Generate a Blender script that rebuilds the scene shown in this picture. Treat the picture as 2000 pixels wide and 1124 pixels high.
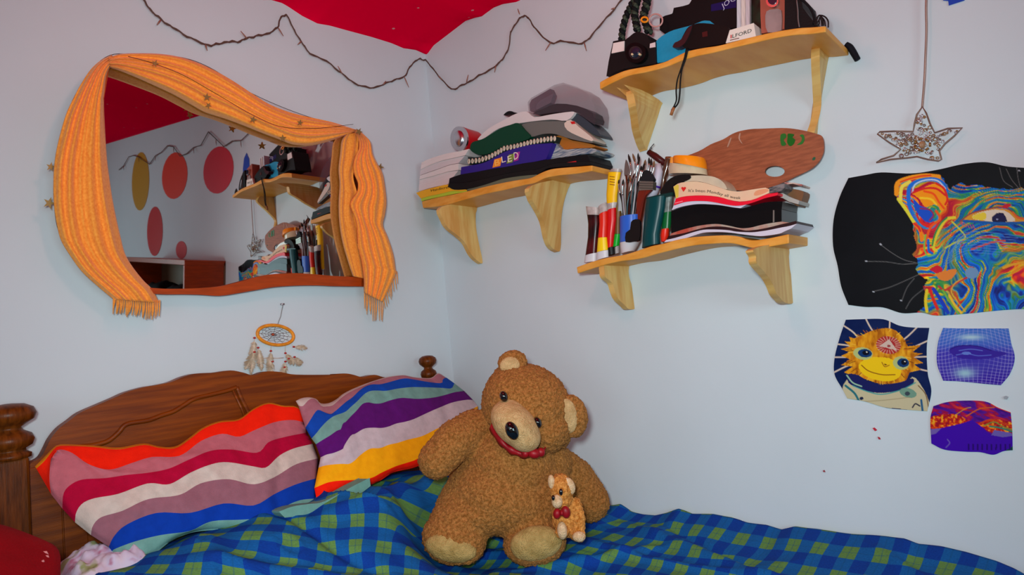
import bpy, math, random
import numpy as np
from mathutils import Vector, Matrix
from mathutils.geometry import tessellate_polygon
random.seed(7)
for o_ in list(bpy.data.objects): bpy.data.objects.remove(o_)
SC = bpy.context.scene
COL = SC.collection
# ---------------------------------------------------------------- camera
# world: corner of the room at x=0,y=0; wall_left is y=0 (x<0), wall_right is x=0 (y<0)
FPX = 1237.16
RW = np.array([[0.66071242, 0.00728058, -0.75060381],
               [-0.74467693, -0.11942431, -0.65665371],
               [-0.09442116, 0.99281661, -0.07348345]])
CAM = np.array([-1.74804818, -1.8856659, 1.2])
cd = bpy.data.cameras.new('camera'); cam = bpy.data.objects.new('camera', cd); COL.objects.link(cam)
m4 = Matrix([[*RW[0], CAM[0]], [*RW[1], CAM[1]], [*RW[2], CAM[2]], [0, 0, 0, 1]])
cam.matrix_world = m4
cd.sensor_fit = 'HORIZONTAL'; cd.sensor_width = 36; cd.lens = 36 * FPX / 2000; cd.clip_start = 0.02
SC.camera = cam
# ---------------------------------------------------------------- world, lights, exposure
w = bpy.data.worlds.new('world'); SC.world = w; w.use_nodes = True
w.node_tree.nodes['Background'].inputs[0].default_value = (0.75, 0.82, 1, 1)
w.node_tree.nodes['Background'].inputs[1].default_value = 0.6
SC.view_settings.view_transform = 'Standard'; SC.view_settings.look = 'None'
SC.view_settings.exposure = 0.0; SC.view_settings.gamma = 1.0; SC.view_settings.use_curve_mapping = False
def area(name, loc, target, sx, sy, power, col):
    l = bpy.data.lights.new(name, 'AREA'); l.shape = 'RECTANGLE'; l.size = sx; l.size_y = sy; l.energy = power; l.color = col
    o = bpy.data.objects.new(name, l); COL.objects.link(o); o.location = loc
    o.rotation_euler = (Vector(target) - Vector(loc)).to_track_quat('-Z', 'Y').to_euler()
    return o
# added cool fills by the unseen windows, an added warm fill, the camera flash
area('back_cool_fill', (-1.95, -4.45, 1.30), (-0.2, -0.9, 0.75), 1.3, 1.1, 31, (0.62, 0.94, 1.0))
area('side_cool_fill', (-3.12, -1.7, 1.35), (0, -1.2, 1.2), 1.0, 1.0, 5, (0.72, 0.98, 1.0))
bulb = bpy.data.lights.new('warm_upper_fill', 'POINT'); bulb.energy = 6.0; bulb.color = (1.0, 0.42, 0.30); bulb.shadow_soft_size = 0.06  # added warm fill reddening the ceiling and upper walls; no real bulb there
bo_ = bpy.data.objects.new('warm_upper_fill', bulb); COL.objects.link(bo_); bo_.location = (-1.15, -1.25, 2.08)
flash = bpy.data.lights.new('camera_flash', 'SPOT'); flash.spot_size = math.radians(118); flash.spot_blend = 1.0; flash.shadow_soft_size = 0.05; flash.energy = 84.0; flash.color = (0.88, 1.0, 1.0)
fo = bpy.data.objects.new('camera_flash', flash); COL.objects.link(fo)
fo.location = tuple(CAM + RW @ np.array([-0.07, 0.09, 0.02]))
fo.rotation_euler = (Vector((-0.1, -0.45, 1.30)) - fo.location).to_track_quat('-Z', 'Y').to_euler()
# ---------------------------------------------------------------- pixel -> real place
def ray(p): return RW @ np.array([p[0] - 1000.0, 562.0 - p[1], -FPX])
def A(p, o=0.0):                       # on the left wall, o metres in front of it
    r = ray(p); return CAM + r * ((-o - CAM[1]) / r[1])
def B(p, o=0.0):                       # on the right wall, o metres in front of it
    r = ray(p); return CAM + r * ((-o - CAM[0]) / r[0])
def Zp(p, z):
    r = ray(p); return CAM + r * ((z - CAM[2]) / r[2])
def Yp(p, y):
    r = ray(p); return CAM + r * ((y - CAM[1]) / r[1])
def K(p, d):                           # at depth d metres along the view axis
    return CAM + ray(p) * (d / FPX)
MT = np.array([-0.8, -0.035, 1.40]); MN = np.array([math.sin(0.0), -math.cos(0.085), -math.sin(0.085)]); MN /= np.linalg.norm(MN)
def M(p, o=0.0):                       # on the plane of the mirror, which leans out at the top
    r = ray(p); m = MT + MN * o; return CAM + r * (((m - CAM) @ MN) / (r @ MN))
def crop(s, x0, y0): return lambda *pts: [(x0 + x / s, y0 + y / s) for x, y in pts]
C1 = crop(2.007, 80, 80); C2 = crop(2.882, 780, 140); C3 = crop(3.39, 1110, 0); C4 = crop(2.881, 1100, 230)
C8 = crop(2.423, 0, 660); CP = crop(3.5125, 560, 680); C24 = crop(4.684, 1130, 280); C5 = crop(5.353, 1280, 280)
C6 = crop(6.25, 860, 230); C9 = crop(7.027, 810, 260); CC = crop(7.494, 1170, 0); CS = crop(3.307, 1700, 0)
CL = crop(3.3333, 260, 0); CR = crop(4.348, 780, 0); CB = crop(2.2222, 1100, 880)
def resample(P, n):
    P = np.array(P, float); d = np.r_[0, np.cumsum(np.linalg.norm(np.diff(P, axis=0), axis=1))]
    t = np.linspace(0, d[-1], n); return np.stack([np.interp(t, d, P[:, k]) for k in range(P.shape[1])], 1)
def smooth(P, n, closed=False):        # Catmull-Rom through the points
    P = [np.array(p, float) for p in P]
    if closed: Q = [P[-1]] + P + [P[0], P[1]]
    else: Q = [2 * P[0] - P[1]] + P + [2 * P[-1] - P[-2]]
    out = []
    segs = len(Q) - 3
    for i in range(segs):
        a, b, c, d = Q[i:i + 4]
        for k in range(n):
            t = k / n
            out.append(0.5 * ((2 * b) + (c - a) * t + (2 * a - 5 * b + 4 * c - d) * t * t + (3 * b - a - 3 * c + d) * t ** 3))
    if not closed: out.append(P[-1])
    return out
# ---------------------------------------------------------------- materials
def lin(c): return tuple(((x / 255) / 12.92 if x / 255 <= 0.04045 else ((x / 255 + 0.055) / 1.055) ** 2.4) for x in c)
MC = {}
def mat(name, c, rough=0.6, metal=0.0, var=0.0, vs=30, bump=0.0, bs=200, c2=None, stretch=None, trans=0.0, coat=0.0, alpha=1.0, sheen=0.0, detail=4):
    if name in MC: return MC[name]
    m = bpy.data.materials.new(name); m.use_nodes = True; nt = m.node_tree; b = nt.nodes['Principled BSDF']
    b.inputs['Base Color'].default_value = (*lin(c), 1); b.inputs['Roughness'].default_value = rough
    b.inputs['Metallic'].default_value = metal
    b.inputs['Specular IOR Level'].default_value = 0.18 if (sum(c) < 150 and not coat) else (0.12 if rough > .8 else 0.32)
    b.inputs['Transmission Weight'].default_value = trans; b.inputs['Coat Weight'].default_value = coat
    b.inputs['Alpha'].default_value = alpha; b.inputs['Sheen Weight'].default_value = sheen
    tc = nt.nodes.new('ShaderNodeTexCoord'); mp = nt.nodes.new('ShaderNodeMapping')
    nt.links.new(tc.outputs['Object'], mp.inputs[0])
    if stretch: mp.inputs['Scale'].default_value = stretch
    if var or c2:
        n = nt.nodes.new('ShaderNodeTexNoise'); n.inputs['Scale'].default_value = vs; n.inputs['Detail'].default_value = detail
        r = nt.nodes.new('ShaderNodeValToRGB'); r.color_ramp.elements[0].position = 0.35; r.color_ramp.elements[1].position = 0.65
        l = lin(c)
        if c2: l0, l1 = l, lin(c2)
        else: l0 = tuple(x * (1 - var) for x in l); l1 = tuple(min(1, x * (1 + var)) for x in l)
        r.color_ramp.elements[0].color = (*l0, 1); r.color_ramp.elements[1].color = (*l1, 1)
        nt.links.new(mp.outputs[0], n.inputs['Vector']); nt.links.new(n.outputs[0], r.inputs[0]); nt.links.new(r.outputs[0], b.inputs['Base Color'])
    if bump:
        n2 = nt.nodes.new('ShaderNodeTexNoise'); n2.inputs['Scale'].default_value = bs; n2.inputs['Detail'].default_value = 3
        bp = nt.nodes.new('ShaderNodeBump'); bp.inputs['Strength'].default_value = bump; bp.inputs['Distance'].default_value = 0.004
        nt.links.new(mp.outputs[0], n2.inputs['Vector']); nt.links.new(n2.outputs[0], bp.inputs['Height']); nt.links.new(bp.outputs[0], b.inputs['Normal'])
    MC[name] = m; return m
def attr_mat(name, rough=0.5, coat=0.0, bump=0.0, sheen=0.0, var=0.0):
    if name in MC: return MC[name]
    m = bpy.data.materials.new(name); m.use_nodes = True; nt = m.node_tree; b = nt.nodes['Principled BSDF']
    a = nt.nodes.new('ShaderNodeAttribute'); a.attribute_name = 'paint'
    nt.links.new(a.outputs['Color'], b.inputs['Base Color'])
    b.inputs['Roughness'].default_value = rough; b.inputs['Coat Weight'].default_value = coat; b.inputs['Sheen Weight'].default_value = sheen; b.inputs['Specular IOR Level'].default_value = .06
    if bump:
        n2 = nt.nodes.new('ShaderNodeTexNoise'); n2.inputs['Scale'].default_value = 420; tc = nt.nodes.new('ShaderNodeTexCoord')
        bp = nt.nodes.new('ShaderNodeBump'); bp.inputs['Strength'].default_value = bump; bp.inputs['Distance'].default_value = 0.003
        nt.links.new(tc.outputs['Object'], n2.inputs['Vector']); nt.links.new(n2.outputs[0], bp.inputs['Height']); nt.links.new(bp.outputs[0], b.inputs['Normal'])
    MC[name] = m; return m
PINE = mat('pine', (212, 140, 44), 0.45, vs=5, c2=(226, 162, 72), stretch=(1, 3, 12), detail=3)
PINEB = mat('pine_bracket', (206, 152, 78), 0.45, vs=6, c2=(222, 184, 112), stretch=(7, 1, 1.2), detail=3)
DWOOD = mat('dark_wood', (108, 44, 0), 0.45, vs=9, c2=(140, 64, 0), stretch=(.6, 4, 9), detail=6, bump=0.12, bs=60)
PWOOD = mat('post_wood', (78, 36, 6), 0.36, vs=14, c2=(116, 58, 14), stretch=(9, 4, 1), detail=6, bump=0.1, bs=60)
FRAME = mat('frame_wood', (165, 62, 14), 0.35, vs=14, var=0.15, stretch=(1, 4, 7))
BLACK = mat('black_plastic', (16, 15, 17), 0.35); BLK2 = mat('black_cloth', (14, 14, 15), 0.8, bump=0.3, bs=500)
WHITE = mat('white_paper', (222, 214, 214), 0.7); SILV = mat('silver', (200, 200, 205), 0.25, 1.0)
def MCOL(c, rough=0.55, **k): return mat('m_%02x%02x%02x_%d' % (*c, int(rough * 100)), c, rough, **k)
# ---------------------------------------------------------------- objects
ids = {}
def tag(o, label=None, cat=None, group=None, kind=None):
    if label: o['label'] = label
    if cat: o['category'] = cat
    if group: o['group'] = group
    if kind: o['kind'] = kind
    return o
def wloc(o):
    v = Vector((0, 0, 0))
    while o is not None: v = v + o.location; o = o.parent
    return v
def thing(name, label, cat, loc, group=None):
    o = bpy.data.objects.new(name, None); COL.objects.link(o); o.empty_display_size = 0.03
    o.location = Vector([float(v) for v in loc]); return tag(o, label, cat, group)
class MB:
    def __init__(s): s.v = []; s.f = []; s.m = []; s.sm = []; s.mats = []
    def mi(s, m):
        if m not in s.mats: s.mats.append(m)
        return s.mats.index(m)
    def add(s, V, F, m, sm=False):
        n = len(s.v); s.v += [tuple(float(c) for c in v) for v in V]
        s.f += [tuple(i + n for i in f) for f in F]; k = s.mi(m); s.m += [k] * len(F); s.sm += [sm] * len(F); return s
    def build(s, name, parent=None, label=None, cat=None, group=None, kind=None, bevel=0, subsurf=0, solid=0):
        me = bpy.data.meshes.new(name)
        V = np.array(s.v)
        if parent is None:
            c = np.array([(V[:, 0].min() + V[:, 0].max()) / 2, (V[:, 1].min() + V[:, 1].max()) / 2, V[:, 2].min()])
        else: c = np.zeros(3)
        me.from_pydata([tuple(v) for v in (V - c)], [], s.f)
        for m in s.mats: me.materials.append(m)
        me.polygons.foreach_set('material_index', s.m); me.polygons.foreach_set('use_smooth', s.sm)
        o = bpy.data.objects.new(name, me); COL.objects.link(o)
        if parent is not None:
            o.parent = parent; o.location = -wloc(parent)
        else: o.location = c
        if bevel:
            b = o.modifiers.new('bevel', 'BEVEL'); b.width = bevel; b.segments = 2; b.limit_method = 'ANGLE'; b.angle_limit = 0.6
        if solid:
            b = o.modifiers.new('solid', 'SOLIDIFY'); b.thickness = solid; b.offset = 0
        if subsurf:
            b = o.modifiers.new('sub', 'SUBSURF'); b.levels = subsurf; b.render_levels = subsurf
        return tag(o, label, cat, group, kind)
def prism(mb, F, Bk, m, holes=(), ms=None):
    """F,Bk: 3D outlines of front and back; holes: list of (front, back) outlines"""
    loops = [list(F)] + [list(h[0]) for h in holes]; bl = [list(Bk)] + [list(h[1]) for h in holes]
    V = [p for l in loops for p in l]; V2 = [p for l in bl for p in l]; n = len(V)
    # tessellate in a dominant plane
    tris = tessellate_polygon([[Vector([float(c) for c in p]) for p in l] for l in loops])
    fr = [tuple(t) for t in tris]; bk = [tuple(i + n for i in reversed(t)) for t in tris]
    a = np.array(F); nrm = np.zeros(3)
    for t in fr: nrm += np.cross(np.array(V[t[1]]) - V[t[0]], np.array(V[t[2]]) - V[t[0]])
    dirn = np.mean(np.array(F) - np.array(Bk), axis=0)
    if nrm @ dirn < 0: fr = [tuple(reversed(t)) for t in fr]; bk = [tuple(reversed(t)) for t in bk]
    mb.add(V + V2, fr + bk, m)
    side = []; off = 0
    for l in loops:
        k = len(l)
        for i in range(k): side.append((off + i, off + (i + 1) % k, n + off + (i + 1) % k, n + off + i))
        off += k
    mb.add(V + V2, side, ms or m)
    return mb
def extrB(mb, poly, o1, o0, m, holes=(), ms=None):
    return prism(mb, [B(p, o1) for p in poly], [B(p, o1) * np.array([0, 1, 1]) + np.array([-o0, 0, 0]) for p in poly], m,
                 [([B(p, o1) for p in h], [B(p, o1) * np.array([0, 1, 1]) + np.array([-o0, 0, 0]) for p in h]) for h in holes], ms)
def extrA(mb, poly, o1, o0, m, ms=None):
    return prism(mb, [A(p, o1) for p in poly], [A(p, o1) * np.array([1, 0, 1]) + np.array([0, -o0, 0]) for p in poly], m, (), ms)
def tube(mb, P, r, m, n=8, closed=False, sm=True):
    P = np.array(P, float); k = len(P); R = np.full(k, r) if np.isscalar(r) else np.interp(np.linspace(0, 1, k), np.linspace(0, 1, len(r)), r)
    T = np.gradient(P, axis=0) if not closed else np.roll(P, -1, 0) - np.roll(P, 1, 0)
    T /= np.linalg.norm(T, axis=1)[:, None] + 1e-12
    u = np.cross(T[0], [0.3, 0.2, 1.0]); u /= np.linalg.norm(u); V = []
    for i in range(k):
        u = u - T[i] * (u @ T[i]); u /= np.linalg.norm(u) + 1e-12; v = np.cross(T[i], u)
        for j in range(n):
            a = 2 * math.pi * j / n; V.append(P[i] + R[i] * (math.cos(a) * u + math.sin(a) * v))
    F = [(i * n + j, i * n + (j + 1) % n, (i + 1) * n + (j + 1) % n, (i + 1) * n + j) for i in range(k - 1) for j in range(n)]
    if closed: F += [((k - 1) * n + j, (k - 1) * n + (j + 1) % n, (j + 1) % n, j) for j in range(n)]
    else: F += [tuple(reversed(range(n))), tuple((k - 1) * n + j for j in range(n))]
    return mb.add(V, F, m, sm)
def loft(mb, rings, m, cap=True, sm=True, mrow=None):
    n = len(rings[0]); V = [p for r in rings for p in r]
    for i in range(len(rings) - 1):
        F = [(i * n + j, i * n + (j + 1) % n, (i + 1) * n + (j + 1) % n, (i + 1) * n + j) for j in range(n)]
        if mrow is None: continue
        mb.add(V, F, mrow[i], sm)
    if mrow is None:
        mb.add(V, [(i * n + j, i * n + (j + 1) % n, (i + 1) * n + (j + 1) % n, (i + 1) * n + j) for i in range(len(rings) - 1) for j in range(n)], m, sm)
    if cap: mb.add(V, [tuple(reversed(range(n))), tuple((len(rings) - 1) * n + j for j in range(n))], mrow[0] if mrow else m, False)
    return mb
def lathe(mb, base, prof, m, n=24, sq=False, axis=None):
    """prof: (r, h) pairs from base up"""
    rings = []
    ax = np.array([0, 0, 1.0]) if axis is None else np.array(axis, float) / np.linalg.norm(axis)
    u = np.cross(ax, [0.31, 0.9, 0.11]); u /= np.linalg.norm(u); v = np.cross(ax, u)
    for r, h in prof:
        rings.append([np.array(base) + ax * h + r * (math.cos(a) * u + math.sin(a) * v) for a in [2 * math.pi * j / n for j in range(n)]])
    return loft(mb, rings, m)
def ell(mb, c, rx, ry, rz, m, fr=None, n=20, k=14, sm=True):
    """ellipsoid; fr = 3x3 axes in columns"""
    fr = np.eye(3) if fr is None else fr; V = []; F = []
    for i in range(k + 1):
        t = math.pi * i / k
        for j in range(n):
            a = 2 * math.pi * j / n
            V.append(np.array(c) + fr @ np.array([rx * math.sin(t) * math.cos(a), ry * math.cos(t), rz * math.sin(t) * math.sin(a)]))
    for i in range(k):
        for j in range(n): F.append((i * n + j, (i + 1) * n + j, (i + 1) * n + (j + 1) % n, i * n + (j + 1) % n))
    return mb.add(V, F, m, sm)
def camframe(deg=0):                   # axes of the view turned in the picture plane, used to pose soft toys
    a = math.radians(deg); X = RW @ np.array([math.cos(a), -math.sin(a), 0]); Y = RW @ np.array([math.sin(a), math.cos(a), 0]); Zc = RW @ np.array([0, 0, 1.0])
    return np.stack([X, Y, Zc], 1)
def box(mb, lo, hi, m):
    x0, y0, z0 = lo; x1, y1, z1 = hi
    V = [(x0, y0, z0), (x1, y0, z0), (x1, y1, z0), (x0, y1, z0), (x0, y0, z1), (x1, y0, z1), (x1, y1, z1), (x0, y1, z1)]
    return mb.add(V, [(0, 3, 2, 1), (4, 5, 6, 7), (0, 1, 5, 4), (1, 2, 6, 5), (2, 3, 7, 6), (3, 0, 4, 7)], m)
def vloftB(mb, rows, o, depth, mrow, n=18):
    """body with elliptical sections: rows = (left px, right px) on the plane o metres off the right wall"""
    rings = []
    for (l, r) in rows:
        a = B(l, o); b = B(r, o); c = (a + b) / 2; u = (b - a) / 2; d = min(depth, np.linalg.norm(u) * 1.0)
        rings.append([c + u * math.cos(t) + np.array([-d, 0, 0]) * math.sin(t) for t in [2 * math.pi * j / n for j in range(n)]])
    return loft(mb, rings, None if isinstance(mrow, list) else mrow, mrow=mrow if isinstance(mrow, list) else None)
FONT = None
def glyphs(s):
    cu = bpy.data.curves.new('txt', 'FONT'); cu.body = s; cu.resolution_u = 2
    o = bpy.data.objects.new('txt', cu); COL.objects.link(o)
    me = bpy.data.meshes.new_from_object(o.evaluated_get(bpy.context.evaluated_depsgraph_get()))
    V = [(v.co.x, v.co.y) for v in me.vertices]; F = [tuple(p.vertices) for p in me.polygons]
    bpy.data.objects.remove(o); bpy.data.curves.remove(cu); bpy.data.meshes.remove(me); return V, F
def text(mb, s, path, hpx, proj, m, slant=0.0, bold=0):
    """letters laid along a line on a surface; path in photo px, hpx = cap height"""
    V, F = glyphs(s)
    if not V: return
    xs = [v[0] for v in V]; x0, x1 = min(xs), max(xs); P = resample(path, 200); L = len(P) - 1; out = []
    k = hpx / 0.7
    for x, y in V:
        t = (x - x0) / (x1 - x0) * L; i = min(int(t), L - 1); f = t - i; p = P[i] * (1 - f) + P[i + 1] * f
        d = P[min(i + 6, L)] - P[max(i - 5, 0)]; d /= np.linalg.norm(d); nn = np.array([d[1], -d[0]])
        q = p + nn * y * k + d * slant * y * k
        out.append(proj((q[0], q[1])))
    mb.add(out, [tuple(reversed(f)) for f in F], m); return mb
# ================================================================= the room
WALL = mat('wall_paint', (204, 214, 220), 0.75, var=0.02, vs=2.5, bump=0.10, bs=45)
HT = 2.4; XW = -3.3; YS = -4.7
jl = [A(p) for p in [(512, 0), (530, 0), (551, 6), (563, 13), (590, 31), (620, 46), (644, 50), (680, 60), (725, 72), (764, 84), (788, 94), (812, 97), (829, 104)]]
jr = [B(p) for p in [(834, 105), (847, 88), (879, 64), (909, 41), (927, 35), (941, 32), (964, 15), (982, 8), (1008, 4), (1017, 0)]]
def zl(x): return np.interp(x, [XW, -1.2] + [p[0] for p in jl] + [0], [HT, HT] + [p[2] for p in jl] + [jl[-1][2]])
def zr(y): return np.interp(-y, [0] + [-p[1] for p in jr] + [0.9, 9], [jl[-1][2]] + [p[2] for p in jr] + [HT, HT])
def wall(name, a, b, z1=2.46):
    mb = MB(); t = 0.1
    if name == 'wall_left': box(mb, (XW - t, 0, 0), (t, t, z1), WALL)
    if name == 'wall_right': box(mb, (0, YS - t, 0), (t, 0, z1), WALL)
    return mb.build(name, kind='structure')
wall('wall_left', 0, 0); wall('wall_right', 0, 0)
def holed(name, axis, c, lo, hi, wlo, whi):      # wall with a window opening
    mb = MB(); t = 0.1
    def bx(u0, u1, z0, z1):
        if axis == 'y': box(mb, (u0, c - t, z0), (u1, c, z1), WALL)
        else: box(mb, (c - t, u0, z0), (c, u1, z1), WALL)
    bx(lo, wlo[0], 0, 2.46); bx(whi[0], hi, 0, 2.46); bx(wlo[0], whi[0], 0, wlo[1]); bx(wlo[0], whi[0], whi[1], 2.46)
    return mb.build(name, kind='structure')
holed('wall_back', 'y', YS, XW, 0.0, (-2.65, 0.72), (-1.25, 1.9))
holed('wall_side', 'x', XW, YS, 0.0, (-2.25, 0.8), (-1.15, 1.9))
def window(name, axis, c, u0, u1, z0, z1):
    mb = MB(); fr = MCOL((225, 222, 215), 0.5); t = 0.05
    def bx(a0, a1, b0, b1, m, d0=-0.08, d1=-0.02):
        if axis == 'y': box(mb, (a0, c + d0, b0), (a1, c + d1, b1), m)
        else: box(mb, (c + d0, a0, b0), (c + d1, a1, b1), m)
    for q in ((u0, u1, z0, z0 + t), (u0, u1, z1 - t, z1), (u0, u0 + t, z0 + t, z1 - t), (u1 - t, u1, z0 + t, z1 - t), ((u0 + u1) / 2 - 0.02, (u0 + u1) / 2 + 0.02, z0 + t, z1 - t)): bx(*q, fr)
    o = mb.build(name, kind='structure')
    mb = MB(); bx(u0 + t, u1 - t, z0 + t, z1 - t, mat('window_glass', (240, 245, 255), 0.02, trans=1.0), -0.055, -0.05); mb.build('pane', o)
window('window_1', 'y', YS, -2.65, -1.25, 0.72, 1.9); window('window_2', 'x', XW, -2.25, -1.15, 0.8, 1.9)
mb = MB(); box(mb, (XW - 0.1, YS - 0.1, -0.1), (0.1, 0.1, 0), mat('floor_boards', (130, 88, 52), 0.5, vs=6, var=0.2, stretch=(1, 8, 1))); mb.build('floor', kind='structure')
# ceiling: hand-painted crimson plaster whose edge wanders where it meets the walls
def crimson():
    m = mat('ceiling_paint', (246, 0, 52), 0.95, bump=0.15, bs=60); nt = m.node_tree; b = nt.nodes['Principled BSDF']; b.inputs['Specular IOR Level'].default_value = 0
    vo = nt.nodes.new('ShaderNodeTexVoronoi'); vo.inputs['Scale'].default_value = 11; tc = nt.nodes.new('ShaderNodeTexCoord')
    r = nt.nodes.new('ShaderNodeValToRGB'); r.color_ramp.elements[0].position = 0.045; r.color_ramp.elements[1].position = 0.075
    r.color_ramp.elements[0].color = (0.75, 0.3, 0.32, 1); r.color_ramp.elements[1].color = (*lin((246, 0, 52)), 1)
    nt.links.new(tc.outputs['Object'], vo.inputs['Vector']); nt.links.new(vo.outputs['Distance'], r.inputs[0]); nt.links.new(r.outputs[0], b.inputs['Base Color']); return m
CEIL = crimson()
xs = np.unique(np.r_[np.linspace(XW, -0.85, 12), np.linspace(-0.85, 0, 90)]); ys = np.unique(np.r_[np.linspace(YS, -0.85, 12), np.linspace(-0.85, 0, 90)])
V = []; F = []
for y in ys:
    for x in xs:
        z = HT + (zl(x) - HT) * math.exp(y / 0.08) + (zr(y) - HT) * math.exp(x / 0.08)
        if x > -0.1 and y > -0.1: z = min(z, HT + 0.02)
        V.append((x, y, z))
n = len(xs)
F = [(j * n + i, (j + 1) * n + i, (j + 1) * n + i + 1, j * n + i + 1) for j in range(len(ys) - 1) for i in range(n - 1)]
mb = MB(); mb.add(V, F, CEIL, True); N0 = len(V)
mb.add([(XW - .1, YS - .1, 2.47), (.1, YS - .1, 2.47), (.1, .1, 2.47), (XW - .1, .1, 2.47), (XW - .1, YS - .1, 2.55), (.1, YS - .1, 2.55), (.1, .1, 2.55), (XW - .1, .1, 2.55)],
       [(0, 3, 2, 1), (4, 5, 6, 7), (0, 1, 5, 4), (1, 2, 6, 5), (2, 3, 7, 6), (3, 0, 4, 7)], CEIL)
mb.build('ceiling', kind='structure')

# ================================================================= painted prints on the wall
def h2(x, y): return np.modf(np.abs(np.sin(x * 127.1 + y * 311.7) * 43758.5453))[0]
def vnoise(x, y):
    xi, yi = np.floor(x), np.floor(y); fx, fy = x - xi, y - yi; fx = fx * fx * (3 - 2 * fx); fy = fy * fy * (3 - 2 * fy)
    return (h2(xi, yi) * (1 - fx) + h2(xi + 1, yi) * fx) * (1 - fy) + (h2(xi, yi + 1) * (1 - fx) + h2(xi + 1, yi + 1) * fx) * fy
def fbm(x, y, n=4):
    s = 0; a = 0.5
    for k in range(n): s = s + a * vnoise(x * 2 ** k + 17 * k, y * 2 ** k + 9 * k); a *= 0.5
    return s / 0.94
def inside(X, Y, poly):
    r = np.zeros(X.shape, bool); n = len(poly)
    for i in range(n):
        x0, y0 = poly[i][:2]; x1, y1 = poly[(i + 1) % n][:2]
        if y0 == y1: continue
        c = ((Y < y0) != (Y < y1)) & (X < (x1 - x0) * (Y - y0) / (y1 - y0) + x0); r ^= c
    return r
def dline(X, Y, P):
    d = np.full(X.shape, 1e9)
    for (x0, y0), (x1, y1) in zip(P[:-1], P[1:]):
        vx, vy = x1 - x0, y1 - y0; L = vx * vx + vy * vy + 1e-9; t = np.clip(((X - x0) * vx + (Y - y0) * vy) / L, 0, 1)
        d = np.minimum(d, np.hypot(X - x0 - t * vx, Y - y0 - t * vy))
    return d
class Art:
    def __init__(s, X, Y, base): s.X = X; s.Y = Y; s.c = np.empty(X.shape + (3,)); s.c[:] = base
    def poly(s, P, col, sm=3, soft=0):
        P = [tuple(q) for q in smooth(P, sm, True)] if sm else P
        m = inside(s.X, s.Y, P); s.put(m, col); return m
    def put(s, m, col): 
        c = np.array(col, float)
        if c.ndim == 1: s.c[m] = c
        else: s.c[m] = c[m]
    def line(s, P, w, col, sm=4, a=1.0):
        P = [tuple(q) for q in smooth(P, sm)] if sm and len(P) > 2 else P
        d = dline(s.X, s.Y, P); k = np.clip((w / 2 + 0.5 - d), 0, 1)[..., None] * a; s.c = s.c * (1 - k) + np.array(col, float) * k
    def ell(s, cx, cy, rx, ry, ang, col):
        a = math.radians(ang); u = (s.X - cx) * math.cos(a) + (s.Y - cy) * math.sin(a); v = -(s.X - cx) * math.sin(a) + (s.Y - cy) * math.cos(a)
        m = (u / rx) ** 2 + (v / ry) ** 2 < 1; s.put(m, col); return m
def ramp(v, stops):
    xs = [a for a, _ in stops]; return np.stack([np.interp(v, xs, [c[k] for _, c in stops]) for k in range(3)], -1)
def lin_arr(c):
    c = np.clip(c, 0, 255) / 255; return np.where(c <= 0.04045, c / 12.92, ((c + 0.055) / 1.055) ** 2.4)
def print_mesh(name, top, right, bottom, left, nx, ny, paint, label, cat, proj, o=0.003, rough=0.45, coat=0.0, mname='print'):
    """a sheet whose four edges are lines in the photo; top l->r, right t->b, bottom l->r, left t->b"""
    T = resample(smooth(top, 6), nx); Bo = resample(smooth(bottom, 6), nx); L = resample(smooth(left, 6), ny); R = resample(smooth(right, 6), ny)
    u = np.linspace(0, 1, nx)[None, :, None]; v = np.linspace(0, 1, ny)[:, None, None]
    P = (1 - v) * T[None] + v * Bo[None] + (1 - u) * L[:, None] + u * R[:, None] - ((1 - u) * (1 - v) * T[0] + u * (1 - v) * T[-1] + (1 - u) * v * Bo[0] + u * v * Bo[-1])
    col = lin_arr(paint(P[..., 0], P[..., 1]))
    V = [proj(p, o) for p in P.reshape(-1, 2)]; idx = np.arange(nx * ny).reshape(ny, nx)
    F = [(idx[j, i], idx[j + 1, i], idx[j + 1, i + 1], idx[j, i + 1]) for j in range(ny - 1) for i in range(nx - 1)]
    rim = list(idx[0, :]) + list(idx[1:, -1]) + list(idx[-1, -2::-1]) + list(idx[-2:0:-1, 0])
    back = [proj(P.reshape(-1, 2)[i], 0.0007) for i in rim]; n0 = len(V); V += back; k = len(rim)
    F += [(rim[i], rim[(i + 1) % k], n0 + (i + 1) % k, n0 + i) for i in range(k)]
    mb = MB(); mb.add(V, F, attr_mat(mname, rough, coat), True); ob = mb.build(name, None, label, cat)
    me = ob.data; ca = me.color_attributes.new('paint', 'FLOAT_COLOR', 'POINT'); allc = np.ones((len(V), 4)); allc[:n0, :3] = col.reshape(-1, 3); allc[n0:, :3] = 0.6
    ca.data.foreach_set('color', allc.ravel()); return ob
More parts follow.
